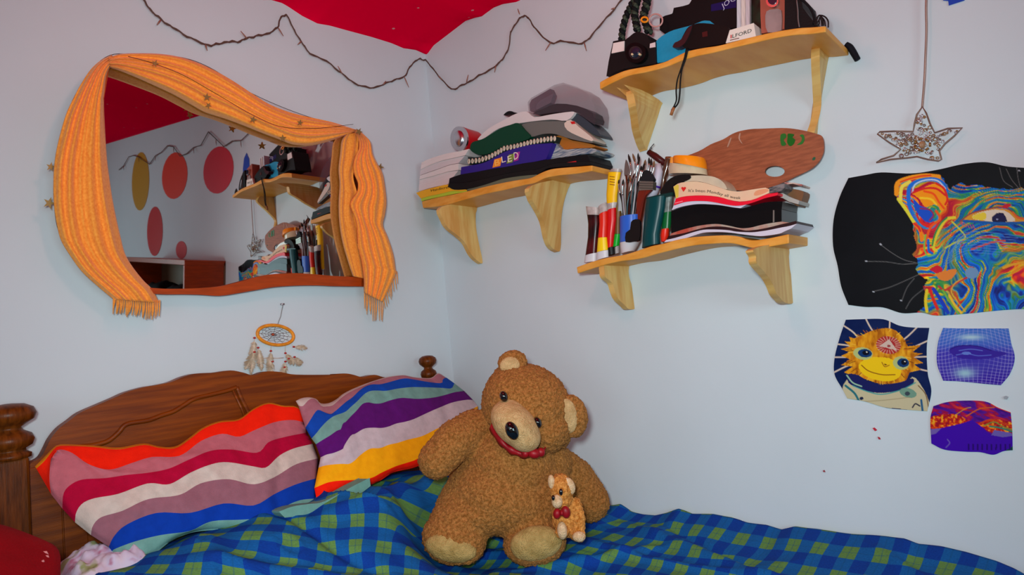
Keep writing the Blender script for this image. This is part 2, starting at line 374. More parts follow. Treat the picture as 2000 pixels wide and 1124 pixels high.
# --- large print: swirling rainbow cat on black
EAR = C5z = None
CE = crop(3.875, 1720, 330)
cat_head = CE((110, 150), (125, 90), (200, 62), (330, 42), (440, 52), (490, 100), (520, 150), (560, 130), (600, 112), (680, 128), (740, 118), (820, 140), (960, 150), (1030, 150), (1100, 150), (1300, 160), (1300, 1200), (350, 1110), (335, 1040), (345, 940), (320, 890), (360, 840), (300, 815), (270, 760), (285, 700), (245, 650), (280, 600), (250, 480), (240, 400), (190, 310), (130, 240))
def paint_cat(X, Y):
    a = Art(X, Y, (14, 15, 20)); a.c += (fbm(X / 60, Y / 60)[..., None] - .5) * 8
    sx, sy = X / 42, Y / 42
    w1 = fbm(sx * .8, sy * .8, 3); w2 = fbm(sx * .8 + 40, sy * .8 + 7, 3)
    qx = sx + 3.2 * (w1 - .5); qy = sy + 3.2 * (w2 - .5)
    th = 0.45 + 1.4 * (fbm(X / 140 + 3, Y / 140, 2) - .5)
    uu = (qx * np.cos(th) - qy * np.sin(th)) * 0.55; vv = (qx * np.sin(th) + qy * np.cos(th)) * 2.6
    f = fbm(uu, vv, 4); g = fbm(uu * .6 + 20, vv * .5 + 11, 3)
    v = np.clip((f - .5) * 2.3 + .5, 0, 1)
    pal = [(0, (18, 30, 120)), (.18, (10, 70, 190)), (.36, (10, 110, 215)), (.5, (20, 140, 190)), (.6, (20, 140, 90)), (.7, (120, 180, 60)), (.79, (225, 200, 40)), (.88, (230, 90, 30)), (1, (190, 30, 50))]
    warm = [(0, (20, 70, 190)), (.25, (20, 130, 200)), (.38, (40, 150, 80)), (.5, (230, 205, 30)), (.66, (245, 140, 20)), (.82, (225, 45, 30)), (1, (180, 20, 60))]
    cb = ramp(v, pal); cw = ramp(np.clip(v + (g - .5) * .5 + .08, 0, 1), warm)
    px, py = X, Y
    d_ear = np.hypot((px - 1800) / 62, (py - 395) / 55); d_ch = np.hypot((px - 1822) / 40, (py - 555) / 62); d_br = np.hypot((px - 1985) / 40, (py - 530) / 45); d_n = np.hypot((px - 1815) / 30, (py - 490) / 60)
    k = np.clip(1.5 - np.minimum(np.minimum(d_ear, d_ch), np.minimum(d_br * 1.2, d_n)), 0, 1)[..., None]
    green = np.clip(1.25 - np.abs(py - (410 + (px - 1900) * .15)) / 42, 0, 1)[..., None] * np.clip((px - 1860) / 20, 0, 1)[..., None]
    cc = cb * (1 - k) + cw * k
    gr = ramp(v, [(0, (10, 60, 140)), (.3, (10, 110, 190)), (.5, (20, 130, 100)), (.7, (60, 160, 80)), (.85, (190, 200, 60)), (1, (230, 120, 40))]); cc = cc * (1 - green * .8) + gr * green * .8
    cc = cc * (0.82 + 0.36 * vnoise(uu * 1.2, vv * 5))[..., None]
    P = [tuple(q) for q in smooth(cat_head, 4, True)]
    wob = inside(X + 4 * (vnoise(X / 7, Y / 7) - .5), Y + 4 * (vnoise(X / 7 + 9, Y / 7) - .5), P); a.put(wob, cc)
    L = lambda pts, w, c: a.line(CE(*pts), w, c)
    # ear
    L([(120, 190), (128, 110), (210, 72), (330, 52), (440, 60)], 9, (240, 150, 30)); L([(135, 230), (200, 320), (250, 400)], 7, (220, 215, 60)); L([(150, 230), (160, 140), (220, 100)], 7, (235, 215, 80))
    L([(150, 100), (220, 75), (310, 55), (380, 50)], 2.5, (225, 50, 30))
    L([(330, 440), (270, 380), (225, 300), (210, 210), (225, 130), (300, 90), (400, 80), (470, 110), (500, 170)], 8, (30, 110, 215)); L([(240, 180), (260, 120), (340, 85), (430, 90), (490, 150)], 3, (190, 210, 230))
    a.poly(CE((240, 185), (330, 140), (420, 110), (480, 150), (510, 220), (500, 280), (460, 320), (420, 270), (340, 290), (300, 240), (260, 200)), (245, 150, 20)); L([(245, 180), (330, 150), (420, 150), (490, 200)], 4, (215, 35, 40)); L([(330, 170), (400, 190), (440, 250), (480, 300)], 4, (240, 80, 20)); L([(300, 220), (380, 230), (420, 270)], 4, (250, 205, 40)); L([(420, 110), (480, 150), (505, 230), (490, 270)], 4, (220, 40, 30))
    a.poly(CE((250, 230), (300, 280), (360, 300), (400, 340), (390, 400), (340, 400), (290, 350), (255, 290)), (25, 80, 200)); L([(300, 300), (370, 310), (400, 350), (370, 390)], 3, (150, 40, 90)); L([(260, 350), (300, 400), (350, 430), (400, 410)], 5.5, (225, 40, 30)); L([(245, 320), (290, 410), (340, 450), (400, 440), (430, 380), (420, 310)], 3, (40, 140, 200))
    # cheek loops
    L([(420, 320), (450, 380), (380, 440), (350, 520), (330, 590)], 5, (235, 90, 30)); L([(560, 370), (500, 380), (450, 450), (410, 540), (400, 600), (420, 620)], 6, (225, 205, 50)); L([(500, 370), (450, 420), (410, 500), (390, 580)], 3, (30, 140, 80))
    L([(340, 500), (330, 600), (360, 660), (420, 640)], 3, (120, 190, 80)); L([(360, 540), (365, 620), (390, 640)], 5, (20, 100, 210)); L([(260, 420), (300, 470), (310, 540)], 7, (245, 130, 20)); L([(255, 415), (285, 440), (300, 470)], 4, (225, 40, 40)); L([(540, 400), (600, 460), (640, 520), (560, 560), (490, 600)], 3, (200, 205, 70))
    # eye
    a.poly(CE((620, 390), (680, 345), (760, 320), (860, 300), (950, 305), (1010, 340), (1050, 380), (1110, 385), (1110, 410), (960, 415), (840, 410), (720, 400)), (215, 150, 40)); a.poly(CE((690, 360), (770, 325), (870, 308), (940, 318), (990, 350), (1015, 395), (900, 402), (780, 392), (720, 385)), (222, 212, 190)); a.poly(CE((690, 362), (770, 330), (800, 345), (790, 385), (730, 385)), (228, 205, 60))
    a.poly(CE((842, 372), (870, 340), (910, 333), (935, 345), (955, 398), (900, 405), (850, 402)), (28, 24, 70)); a.ell(1720 + 882 / 3.875, 330 + 382 / 3.875, 2.5, 1.5, 0, (150, 160, 200))
    L([(600, 400), (680, 340), (780, 312), (880, 292), (960, 300), (1040, 360), (1110, 385)], 2.5, (150, 60, 70)); L([(630, 395), (740, 402), (860, 412), (980, 412), (1110, 408)], 5, (20, 90, 170)); a.ell(1720 + 955 / 3.875, 330 + 280 / 3.875, 9, 4, -15, (200, 30, 50)); L([(1000, 330), (1040, 370), (1110, 380)], 4, (225, 100, 40))
    for k in range(5): L([(610 + 22 * k, 405 + 5 * k), (625 + 22 * k, 435 + 5 * k)], 2, (190, 70, 120))
    # red nose patch, mouth
    a.poly(CE((370, 760), (430, 730), (470, 760), (440, 800), (400, 780)), (205, 25, 50)); a.poly(CE((430, 790), (570, 760), (550, 820), (490, 850), (440, 830)), (225, 130, 50)); L([(440, 890), (480, 920), (530, 895), (600, 850), (660, 820)], 4, (200, 50, 50)); L([(620, 830), (560, 870), (535, 930), (570, 990), (640, 1080)], 2.5, (220, 170, 60))
    a.ell(1720 + 690 / 3.875, 330 + 790 / 3.875, 13, 11, 0, (110, 150, 190)); L([(350, 920), (340, 1000), (350, 1080)], 6, (225, 200, 40)); L([(375, 920), (400, 990), (430, 1060)], 6, (220, 40, 30)); L([(400, 910), (460, 1000), (510, 1090)], 7, (25, 60, 190)); L([(470, 920), (520, 1000), (590, 1100)], 4, (120, 180, 60)); L([(520, 960), (560, 1030), (610, 1090)], 5, (235, 190, 50)); L([(560, 940), (600, 1020)], 3, (215, 60, 40))
    L([(690, 610), (760, 585), (850, 555), (940, 545)], 4, (215, 80, 60)); L([(930, 750), (1000, 725), (1080, 710)], 5, (235, 170, 40))
    for k in range(9): L([(470 + 10 * k, 740 - 25 * k + k * k), (650, 640 - 20 * k), (900 + 20 * k, 560 - 18 * k + 90)], 1.1, (90, 140, 215))
    # whiskers
    for P_ in ([(0, 575), (90, 640), (180, 690), (270, 712)], [(-120, 700), (50, 705), (160, 722), (280, 715)], [(-60, 930), (60, 900), (180, 850), (300, 795)], [(160, 1000), (200, 900), (255, 830)], [(190, 1060), (240, 980), (340, 900)], [(900, -10), (930, 90), (1000, 140)], [(950, 0), (990, 80), (1040, 140)], [(1030, -10), (1040, 70), (1060, 150)]):
        L(P_, 1.3, (104, 104, 104))
    for e in [(0, 572), (-55, 932), (155, 998), (-110, 700), (1048, 14)]: a.ell(1720 + e[0] / 3.875, 330 + e[1] / 3.875, 2.2, 1.6, 0, (165, 170, 180))
    return a.c
print_mesh('cat_poster', [(1657, 348), (1690, 342), (1722, 337), (1780, 339), (1830, 332), (1880, 321), (1925, 317), (1965, 325), (2000, 328), (2045, 330)],
           [(2045, 330), (2047, 470), (2045, 606)], [(1657, 596), (1690, 600), (1725, 601), (1762, 612), (1800, 611), (1830, 617), (1890, 613), (1950, 607), (2000, 604), (2045, 606)],
           [(1657, 348), (1640, 385), (1628, 430), (1627, 480), (1636, 520), (1643, 560), (1657, 596)], 300, 210, paint_cat,
           'large glossy poster of a rainbow swirled cat face on black', 'poster', B)
def paint_monkey(X, Y):
    C = crop(3.5125, 1600, 600); a = Art(X, Y, (8, 28, 78)); a.c += (fbm(X / 20, Y / 20)[..., None] - .5) * 22
    for P_ in ([(310, 60), (345, 130), (390, 200)], [(485, 90), (480, 160), (460, 220)], [(680, 130), (620, 190), (560, 240)], [(170, 130), (240, 180), (300, 260)], [(760, 225), (660, 270), (560, 310)], [(120, 255), (200, 265), (300, 290)], [(100, 345), (200, 345)], [(100, 450), (180, 410), (240, 390)], [(770, 340), (640, 345)], [(770, 445), (700, 430), (600, 400)]):
        a.line(C(*P_), 3.2, (212, 190, 170))
    or1 = ramp(fbm(X / 6, Y / 14, 3), [(.2, (165, 90, 10)), (.5, (215, 140, 20)), (.8, (235, 175, 40))])
    head = [(240, 215), (300, 190), (370, 160), (460, 145), (530, 165), (590, 230), (610, 270), (700, 262), (640, 310), (710, 320), (650, 345), (715, 385), (650, 395), (700, 430), (620, 450), (600, 500), (540, 520), (430, 530), (330, 500), (250, 470), (170, 450), (230, 410), (150, 400), (210, 360), (150, 335), (210, 310), (150, 290), (210, 270), (170, 235), (215, 240), (205, 205)]
    a.poly(C(*head), or1, 2)
    for i in range(46):
        r = random.Random(i); t = r.random() * 6.28; x = 415 + 190 * math.cos(t) + r.uniform(-20, 20); y = 330 + 165 * math.sin(t); a.line(C((x, y), (x + 42 * math.cos(t), y + 30 * math.sin(t) + 8)), 1.3, r.choice([(120, 60, 10), (240, 190, 60), (200, 100, 20)]))
    a.ell(*C((475, 262))[0], 24, 17, 12, (170, 45, 45))
    for i in range(22):
        t = i * 6.283 / 22; a.line(C((475 + 50 * math.cos(t), 262 + 36 * math.sin(t)), (475 + 85 * math.cos(t), 262 + 60 * math.sin(t))), 1.3, (215, 175, 150))
    a.poly(C((415, 268), (480, 222), (535, 300)), (205, 180, 165), 0); a.ell(*C((478, 268))[0], 3.5, 2.5, 0, (150, 60, 60))
    a.poly(C((270, 400), (330, 350), (420, 345), (500, 360), (560, 420), (550, 480), (480, 510), (380, 500), (300, 460)), (238, 196, 20))
    for (x, y, rx, ry) in ((300, 320, 19, 12), (562, 385, 16, 13)):
        a.ell(*C((x, y))[0], rx, ry, 8, (178, 188, 120)); a.ell(*C((x + 14, y - 2))[0], rx * .72, ry * .68, 5, (15, 55, 110)); a.ell(*C((x + 20, y - 5))[0], rx * .36, ry * .4, 5, (8, 10, 30)); a.ell(*C((x + 26, y - 10))[0], 1.6, 1.3, 0, (220, 220, 210))
    a.line(C((290, 400), (340, 440), (430, 465), (520, 465)), 1.6, (120, 60, 15)); a.line(C((430, 380), (450, 410), (480, 400)), 1.6, (150, 90, 20)); a.ell(*C((455, 395))[0], 3, 1.5, 10, (110, 60, 15))
    a.poly(C((190, 500), (240, 460), (300, 560), (420, 590), (560, 560), (640, 480), (700, 540), (750, 640), (745, 720), (560, 700), (350, 680), (250, 640), (190, 630), (160, 560)), (196, 186, 150))
    a.poly(C((200, 460), (270, 470), (330, 505), (430, 535), (540, 522), (640, 490), (640, 530), (540, 575), (400, 590), (280, 560), (200, 520)), (25, 30, 90))
    a.line(C((180, 540), (240, 590), (270, 640)), 4, (40, 110, 120)); a.line(C((230, 540), (330, 580), (430, 600), (560, 570), (660, 520)), 2, (60, 150, 150)); a.line(C((190, 470), (230, 520), (290, 545)), 3, (150, 190, 160))
    a.ell(*C((610, 590))[0], 17, 9, 15, (110, 150, 130)); a.ell(*C((605, 595))[0], 5, 4, 0, (60, 70, 80)); a.line(C((640, 690), (660, 665), (690, 680)), 2.4, (40, 40, 60)); a.line(C((700, 640), (710, 720)), 4, (40, 90, 130)); a.line(C((680, 540), (730, 600), (750, 690)), 2, (120, 90, 60)); a.ell(*C((290, 628))[0], 4, 3, 0, (30, 40, 70)); a.line(C((300, 650), (450, 640), (620, 620)), 1, (150, 135, 100))
    return a.c
print_mesh('monkey_poster', [(1652, 625), (1680, 624), (1725, 624), (1755, 636), (1780, 640), (1815, 641)], [(1815, 641), (1810, 680), (1812, 730), (1819, 765), (1811, 804)],
           [(1655, 779), (1690, 785), (1730, 797), (1770, 801), (1811, 804)], [(1652, 625), (1640, 660), (1630, 700), (1630, 732), (1645, 760), (1655, 779)], 190, 170, paint_monkey,
           'small poster of a yellow monkey in a space suit on navy', 'poster', B)
def paint_face(X, Y):
    C = crop(3.5125, 1600, 600); a = Art(X, Y, (60, 55, 165))
    cx, cy = 1905, 694; u = (X - cx) / 75; v = (Y - cy) / 55
    tone = ramp(np.clip((Y - 640) / 110, 0, 1), [(0, (60, 110, 195)), (.3, (60, 95, 190)), (.45, (60, 50, 170)), (.7, (60, 50, 165)), (1, (50, 20, 150))]); a.c[:] = tone
    r = np.sqrt(u * u + v * v) + 1e-6; b = r ** 1.35; gu = u / r * b; gv = v / r * b + .12 * np.cos(u * 3)
    k = (np.clip(1 - np.abs(np.modf(np.abs(gu * 9))[0] - .5) * 7, 0, 1) + np.clip(1 - np.abs(np.modf(np.abs(gv * 8))[0] - .5) * 7, 0, 1)) * np.clip(r * 0.8, .12, .75)
    a.c = a.c * (1 - np.clip(k, 0, .8)[..., None]) + np.array((165, 160, 215)) * np.clip(k, 0, .8)[..., None]
    for (x, y, rx, ry, c) in ((1040, 208, 26, 6, (170, 200, 215)), (1000, 455, 22, 11, (150, 190, 205))):
        q = C((x, y))[0]; d = np.exp(-(((X - q[0]) / rx) ** 2 + ((Y - q[1]) / ry) ** 2))[..., None]; a.c = a.c * (1 - d) + np.array(c) * d
    a.poly(C((890, 300), (950, 265), (1080, 265), (1200, 300), (1290, 320), (1190, 350), (1080, 360), (960, 350)), (52, 30, 150)); a.line(C((900, 290), (960, 268), (1080, 268), (1180, 300)), 1.5, (35, 15, 120)); a.line(C((940, 330), (1010, 320), (1090, 335), (1180, 330)), 1.6, (90, 110, 205)); a.line(C((960, 300), (1040, 290), (1120, 300)), 1.5, (95, 120, 210)); a.ell(*C((1010, 318))[0], 9, 3, 0, (95, 120, 205))
    return a.c
print_mesh('face_print', [(1842, 641), (1880, 642), (1930, 642), (1970, 642)], [(1970, 642), (1975, 670), (1982, 700), (1973, 730), (1955, 753)], [(1842, 744), (1880, 746), (1920, 750), (1955, 753)],
           [(1842, 641), (1832, 670), (1830, 710), (1842, 744)], 150, 110, paint_face, 'small violet-blue print of a face made of a bending grid', 'print', B)
def paint_mount(X, Y):
    C = crop(3.5125, 1600, 600); n = fbm(X / 14, Y / 10, 4); a = Art(X, Y, 0)
    a.c[:] = ramp(np.clip((fbm(X / 22 + 2, (Y - X * .3) / 6, 3) - .5) * 2 + .5, 0, 1), [(0, (60, 10, 120)), (.4, (90, 20, 150)), (.55, (150, 10, 60)), (.75, (175, 20, 80)), (1, (220, 70, 20))])
    tex = ramp(np.clip((fbm(X / 4, Y / 4, 3) - .5) * 2.4 + .5, 0, 1), [(0, (150, 15, 40)), (.4, (200, 40, 20)), (.6, (225, 90, 20)), (1, (235, 170, 40))])
    a.poly(C((760, 760), (840, 740), (930, 735), (1020, 780), (960, 810), (860, 830), (760, 835)), tex); a.poly(C((1100, 800), (1200, 770), (1330, 800), (1330, 860), (1240, 880), (1160, 850)), tex)
    a.line(C((1100, 800), (1180, 772), (1260, 800), (1330, 825)), 3, (200, 60, 30)); a.line(C((1130, 815), (1200, 790), (1260, 822), (1330, 845)), 2.2, (120, 140, 60)); a.line(C((1170, 820), (1240, 830), (1330, 858)), 3, (40, 130, 110)); a.line(C((1010, 750), (1100, 700), (1200, 690)), 2.4, (205, 90, 30)); a.line(C((930, 745), (1000, 700), (1040, 690)), 1.6, (200, 150, 60)); a.line(C((1180, 670), (1250, 700), (1330, 730)), 3, (215, 50, 30))
    a.poly(C((760, 850), (870, 825), (980, 800), (1050, 775), (1110, 820), (1180, 880), (1260, 890), (1340, 880), (1340, 1040), (760, 1040)), (62, 8, 165), 0); 
    m = inside(X, Y, C((1180, 880), (1200, 845), (1320, 865), (1330, 885), (1260, 895))); a.put(m, (105, 90, 170)); m = inside(X, Y, C((760, 840), (840, 832), (800, 870), (760, 880))); a.put(m, (110, 90, 165))
    a.line(C((880, 910), (895, 935), (870, 965)), 2.4, (105, 85, 175)); a.poly(C((1280, 985), (1340, 950), (1340, 1000)), (20, 70, 60), 0); a.poly(C((765, 940), (800, 955), (780, 975)), (20, 60, 70), 0)
    d = (Y > 868) & (Y < 880) & (np.modf(X / 9)[0] < .35) & (X > 1888); a.put(d, (40, 5, 110)); return a.c
print_mesh('mountain_print', [(1823, 794), (1850, 786), (1885, 783), (1925, 785), (1950, 797), (1974, 806)], [(1974, 806), (1977, 840), (1978, 880)], [(1819, 867), (1845, 879), (1885, 883), (1915, 884), (1940, 889), (1960, 882), (1978, 880)],
           [(1823, 794), (1817, 820), (1819, 867)], 150, 100, paint_mount, 'small purple print of a mountain under an orange and crimson sky', 'print', B)
# plain sheets of coloured paper higher up and further along the right wall
def sheet(name, y, z, w_, h, col, label, cat='paper'):
    pts = [(-.5, -.5), (-.3, -.5), (-.3, -.42), (-.1, -.42), (-.1, -.5), (.5, -.5), (.5, .25), (.35, .42), (.15, .5), (-.15, .5), (-.35, .42), (-.5, .25)] if name == 'wall_paper_cutout' else [(math.cos(t) * .5, math.sin(t) * .5) for t in np.linspace(0, 6.28, 25)[:-1]]
    mb = MB(); prism(mb, [(-0.0025, y + a * w_, z + b * h) for a, b in pts], [(-0.0006, y + a * w_, z + b * h) for a, b in pts], MCOL(col, .6)); mb.build(name, None, label, cat, None)
bp = B((1863, 5)); BLUE_Y, BLUE_Z = bp[1], bp[2]
q = [(1841, -170), (1842, 1), (1852, 2), (1853, 11), (1884, 1), (1884, -14), (1930, -22), (1925, -160), (1905, -205), (1870, -215)]
mb = MB(); prism(mb, [B(p, .0025) for p in q], [B(p, .0006) for p in q], MCOL((12, 62, 175), .6)); mb.build('blue_paper_cutout', None, 'blue paper cutout at the top edge above the black cat poster', 'paper cutout')
# fairy lights
GW = mat('garland_wire', (92, 66, 56), 0.6); GB = mat('garland_bulb', (150, 100, 84), 0.3)
root = thing('fairy_light_string', 'thin brown string of unlit fairy lights looping along the top of both walls', 'string lights', A((556, 30)))
left = CL((40, -60), (70, 0), (110, 60), (185, 130), (260, 180), (350, 235), (470, 290), (540, 290), (610, 272), (680, 272), (740, 250), (800, 235), (870, 220), (940, 180), (955, 125), (990, 97), (1010, 115), (1050, 200), (1095, 270), (1150, 345), (1260, 400), (1360, 480), (1440, 540), (1540, 572), (1630, 550), (1700, 520), (1765, 500), (1800, 440), (1850, 388), (1890, 390))
right = CR((245, 535), (330, 640), (440, 755), (510, 735), (600, 690), (700, 630), (820, 560), (890, 480), (930, 400), (945, 280), (990, 200), (1050, 135), (1100, 160), (1160, 250), (1280, 360), (1400, 350), (1550, 370), (1640, 290), (1760, 150), (1890, 0), (1960, -90))
far = [(-0.01, -0.98 - 0.11 * k, 2.27 - 0.10 * abs(math.sin(k * .52)) + .02 * math.sin(k * 2.3)) for k in range(28)]
farl = [(-0.9 - .12 * k, -0.01, 2.2 + .1 * abs(math.sin(k * .5 + 1))) for k in range(0)]
P = [np.array([x, -.010, z]) for x, z in ((-2.6, 2.24), (-2.3, 2.16), (-2.0, 2.22), (-1.75, 2.30), (-1.5, 2.22), (-1.3, 2.26)) if x < A(left[0])[0] - .05] + [A(p, .010) for p in smooth(left, 4)] + [np.array([-.012, -.012, A(left[-1])[2] - .004])] + [B(p, .010) for p in smooth(right, 4)] + [np.array(p) for p in far]
P = np.array(P); P2 = P + np.array([0, 0, 1.0])[None] * 0.0018 * np.sin(np.arange(len(P)) * 1.9)[:, None]
mb = MB(); tube(mb, P2, 0.0024, GW, 6); tube(mb, P2 + np.array([0, 0, .0035]) * np.cos(np.arange(len(P)) * 1.1)[:, None], 0.0018, GW, 5); mb.build('wire', root)
tips = [(A, CL((180, 130), (155, 162))), (A, CL((470, 290), (482, 330))), (A, CL((740, 250), (700, 202))), (A, CL((945, 182), (978, 235))), (A, CL((1095, 270), (1072, 290))), (A, CL((1360, 480), (1333, 430))), (A, CL((1630, 550), (1645, 528))), (A, CL((1765, 500), (1795, 570))),
        (B, CR((330, 640), (362, 680))), (B, CR((570, 700), (585, 635))), (B, CR((820, 560), (808, 615))), (B, CR((1020, 120), (1005, 75))), (B, CR((1285, 360), (1240, 430))), (B, CR((1570, 365), (1588, 432))), (B, CR((1830, 70), (1798, 78)))]
for f, (a, b) in tips:
    mb = MB(); a3 = f(a, .012); b3 = f(b, .014); tube(mb, [a3, a3 * .6 + b3 * .4, b3], [.0018, .0024, .0028, .0012], GB, 6); mb.build('bulb', root)
for k in range(2, 28, 3):
    mb = MB(); a3 = np.array(far[k]); tube(mb, [a3, a3 + np.array([-.004, .012, -.02]), a3 + np.array([-.005, .02, -.04])], [.0018, .0026, .001], GB, 6); mb.build('bulb', root)
# small marks stuck to the wall
for pts, c, lab in (([(1704, 837), (1708, 836), (1713, 841), (1709, 843)], (190, 20, 50), 'tiny crimson scrap stuck to the wall below the monkey poster, upper one'), ([(1714, 854), (1718, 855), (1720, 859), (1716, 859)], (170, 20, 50), 'tiny crimson scrap stuck to the wall below the monkey poster, lower one'),
                    ([(1960, 776), (1965, 774), (1970, 776), (1967, 781), (1961, 780)], (150, 155, 165), 'small grey putty dab between the two prints on the right'), ([(1607, 920), (1610, 919), (1612, 923), (1608, 923)], (150, 60, 70), 'tiny red speck low on the bare wall above the quilt')):
    mb = MB(); extrB(mb, pts, .003, .0006, MCOL(c)); mb.build('wall_scrap' if c[0] > 150 else 'putty_dab', None, lab, 'scrap')
# ================================================================= silver star on a chain
star = CS((335, 690), (300, 740), (285, 800), (275, 850), (150, 848), (60, 852), (45, 865), (120, 920), (195, 965), (150, 1005), (70, 1030), (38, 1050), (130, 1030), (240, 1020), (300, 1012), (370, 1030), (440, 1040), (458, 1030), (445, 975), (480, 930), (540, 880), (592, 827), (500, 830), (415, 858), (385, 800), (360, 730))
WIRE = mat('star_wire', (120, 96, 84), 0.4, 0.5)
root = thing('hanging_star', 'silver wire filigree star hanging on a thin chain above the cat poster', 'ornament', B((1800, 290), .02))
mb = MB(); tube(mb, [B(p, .016) for p in star], .0019, WIRE, 6, True); mb.build('star_outline', root)
mb = MB(); rr = random.Random(3); cnt = 0
while cnt < 150:
    x = rr.uniform(1708, 1882); y = rr.uniform(210, 320)
    if not inside(np.array([x]), np.array([y]), star)[0]: continue
    if dline(np.array([x]), np.array([y]), star + star[:1])[0] < 3: continue
    r = rr.uniform(1.6, 4.2); a0 = rr.uniform(0, 6.28); e = rr.uniform(.45, 1)
    tube(mb, [B((x + r * math.cos(t + a0), y + r * e * math.sin(t + a0)), .016) for t in np.linspace(0, 5.6, 9)], .00105, rr.choice([WIRE, SILV, mat('bronze', (150, 110, 60), .4, .6)]), 4); cnt += 1
mb.build('filigree', root, kind='stuff')
mb = MB(); c = CS((335, 935))[0]; ell(mb, B(c, .018), .0085, .0085, .004, mat('bead', (160, 116, 84), .35), camframe(), 12, 8)
for t in np.linspace(0, 6.28, 8)[:-1]:
    q = (c[0] + 15 * math.cos(t), c[1] + 11 * math.sin(t)); tube(mb, [B((q[0] - 4 * math.sin(t), q[1] + 3.5 * math.cos(t)), .017), B((q[0] + 4 * math.sin(t), q[1] - 3.5 * math.cos(t)), .017)], .0024, mat('bronze', (150, 110, 60), .4, .6), 6)
mb.build('centre_beads', root)
mb = MB(); ch = [B(p, .014) for p in smooth(CS((335, 690), (350, 500), (355, 380), (362, 200), (360, 60), (362, -60), (362, -300)), 8)]
tube(mb, ch, .0016, mat('chain', (165, 140, 130), .35, .6), 6)
for i in range(0, len(ch) - 1):
    for f in (0, .25, .5, .75): ell(mb, ch[i] * (1 - f) + ch[i + 1] * f, .0026, .0026, .0026, mat('chain', (165, 140, 130), .35, .6), None, 6, 4)
mb.build('chain', root)
# ================================================================= bed
BX0, BX1, BY1 = -1.455, -0.03, -2.0
bed = thing('bed', 'dark wooden bed with an arched headboard and turned posts standing in the corner', 'bed', (-0.75, -1.0, 0))
hbt = C8((130, 612), (150, 592), (190, 570), (215, 530), (240, 480), (280, 430), (330, 392), (380, 355), (470, 315), (540, 285), (600, 258), (680, 235), (740, 225), (810, 210), (870, 185), (930, 170), (1020, 165), (1090, 155), (1150, 165), (1200, 178), (1260, 160), (1330, 163), (1400, 175), (1575, 175)) + CP((340, 178), (410, 176), (460, 185), (520, 200), (600, 185), (660, 200), (720, 215)) + [(790, 765), (822, 800)]
hb = [tuple(p) for p in smooth(hbt, 4)]
mb = MB(); F = [A(p, .06) for p in hb]; x0, x1 = F[0][0], F[-1][0]; F = F + [np.array([x1, -.06, .35]), np.array([x0, -.06, .35])]
prism(mb, F, [p * np.array([1, 0, 1]) + np.array([0, -.025, 0]) for p in F], DWOOD); head = mb.build('headboard', bed, bevel=.004)
mb = MB(); tube(mb, [A(p, .062) for p in smooth(C8((250, 540), (350, 520), (440, 510), (510, 490), (560, 450), (600, 410), (700, 392), (760, 370), (820, 350), (870, 320), (920, 290), (1000, 270), (1080, 250), (1120, 235)), 5)], .006, DWOOD, 8)
tube(mb, [A(p, .062) for p in smooth(C8((1120, 235), (1140, 285), (1165, 335), (1200, 400)), 4)], .006, DWOOD, 8); tube(mb, [A(p, .062) for p in C8((1100, 245), (1145, 340), (1175, 420))], .004, DWOOD, 8)
mb.build('moulding', bed)
for xb in (-1.372, -1.335, -1.30):
    pass
mb = MB(); box(mb, (-1.40, -.068, .35), (-1.335, -.06, 1.0), DWOOD); mb.build('panel_board', bed, bevel=.002)
mb = MB(); box(mb, (-1.332, -.066, .35), (-1.285, -.06, .96), DWOOD); mb.build('panel_board', bed, bevel=.002)
def post(x, y, top, s, name='post', w2=None, rs=1.0):
    mb = MB(); hw = w2 or .026; zt = top - .135 * s
    box(mb, (x - hw, y - hw, 0), (x + hw, y + hw, zt), PWOOD)
    o = mb.build(name, bed, bevel=.006)
    mb = MB(); z = top - .14 * s
    lathe(mb, (x, y, z), [(r_ * rs, h_) for r_, h_ in [(.030 * s, 0), (.040 * s, .004 * s), (.041 * s, .013 * s), (.031 * s, .02 * s), (.030 * s, .026 * s), (.043 * s, .034 * s), (.047 * s, .048 * s), (.042 * s, .062 * s), (.026 * s, .072 * s), (.023 * s, .08 * s), (.034 * s, .088 * s), (.048 * s, .098 * s), (.0525 * s, .112 * s), (.047 * s, .127 * s), (.030 * s, .137 * s), (.008 * s, .14 * s), (.001, .1402 * s)]], PWOOD, 28)
    mb.build('finial', o)
post(-1.430, -.075, 1.152, .90, w2=.030, rs=1.10); post(-.192, -.075, 1.152, .74, w2=.02, rs=.86)
post(-1.43, -1.98, .75, .8); post(-.06, -1.98, .75, .8)
mb = MB(); box(mb, (-1.44, -1.98, .28), (-1.41, -.09, .42), DWOOD); mb.build('side_rail', bed, bevel=.004)
mb = MB(); box(mb, (-.07, -1.98, .28), (-.04, -.09, .42), DWOOD); mb.build('side_rail', bed, bevel=.004)
mb = MB(); box(mb, (-1.43, -2.0, .28), (-.05, -1.97, .62), DWOOD); mb.build('footboard', bed, bevel=.004)
mb = MB(); box(mb, (-1.335, -1.93, .30), (-.085, -.1, .555), MCOL((225, 220, 215), .8)); mb.build('mattress', bed, bevel=.02)
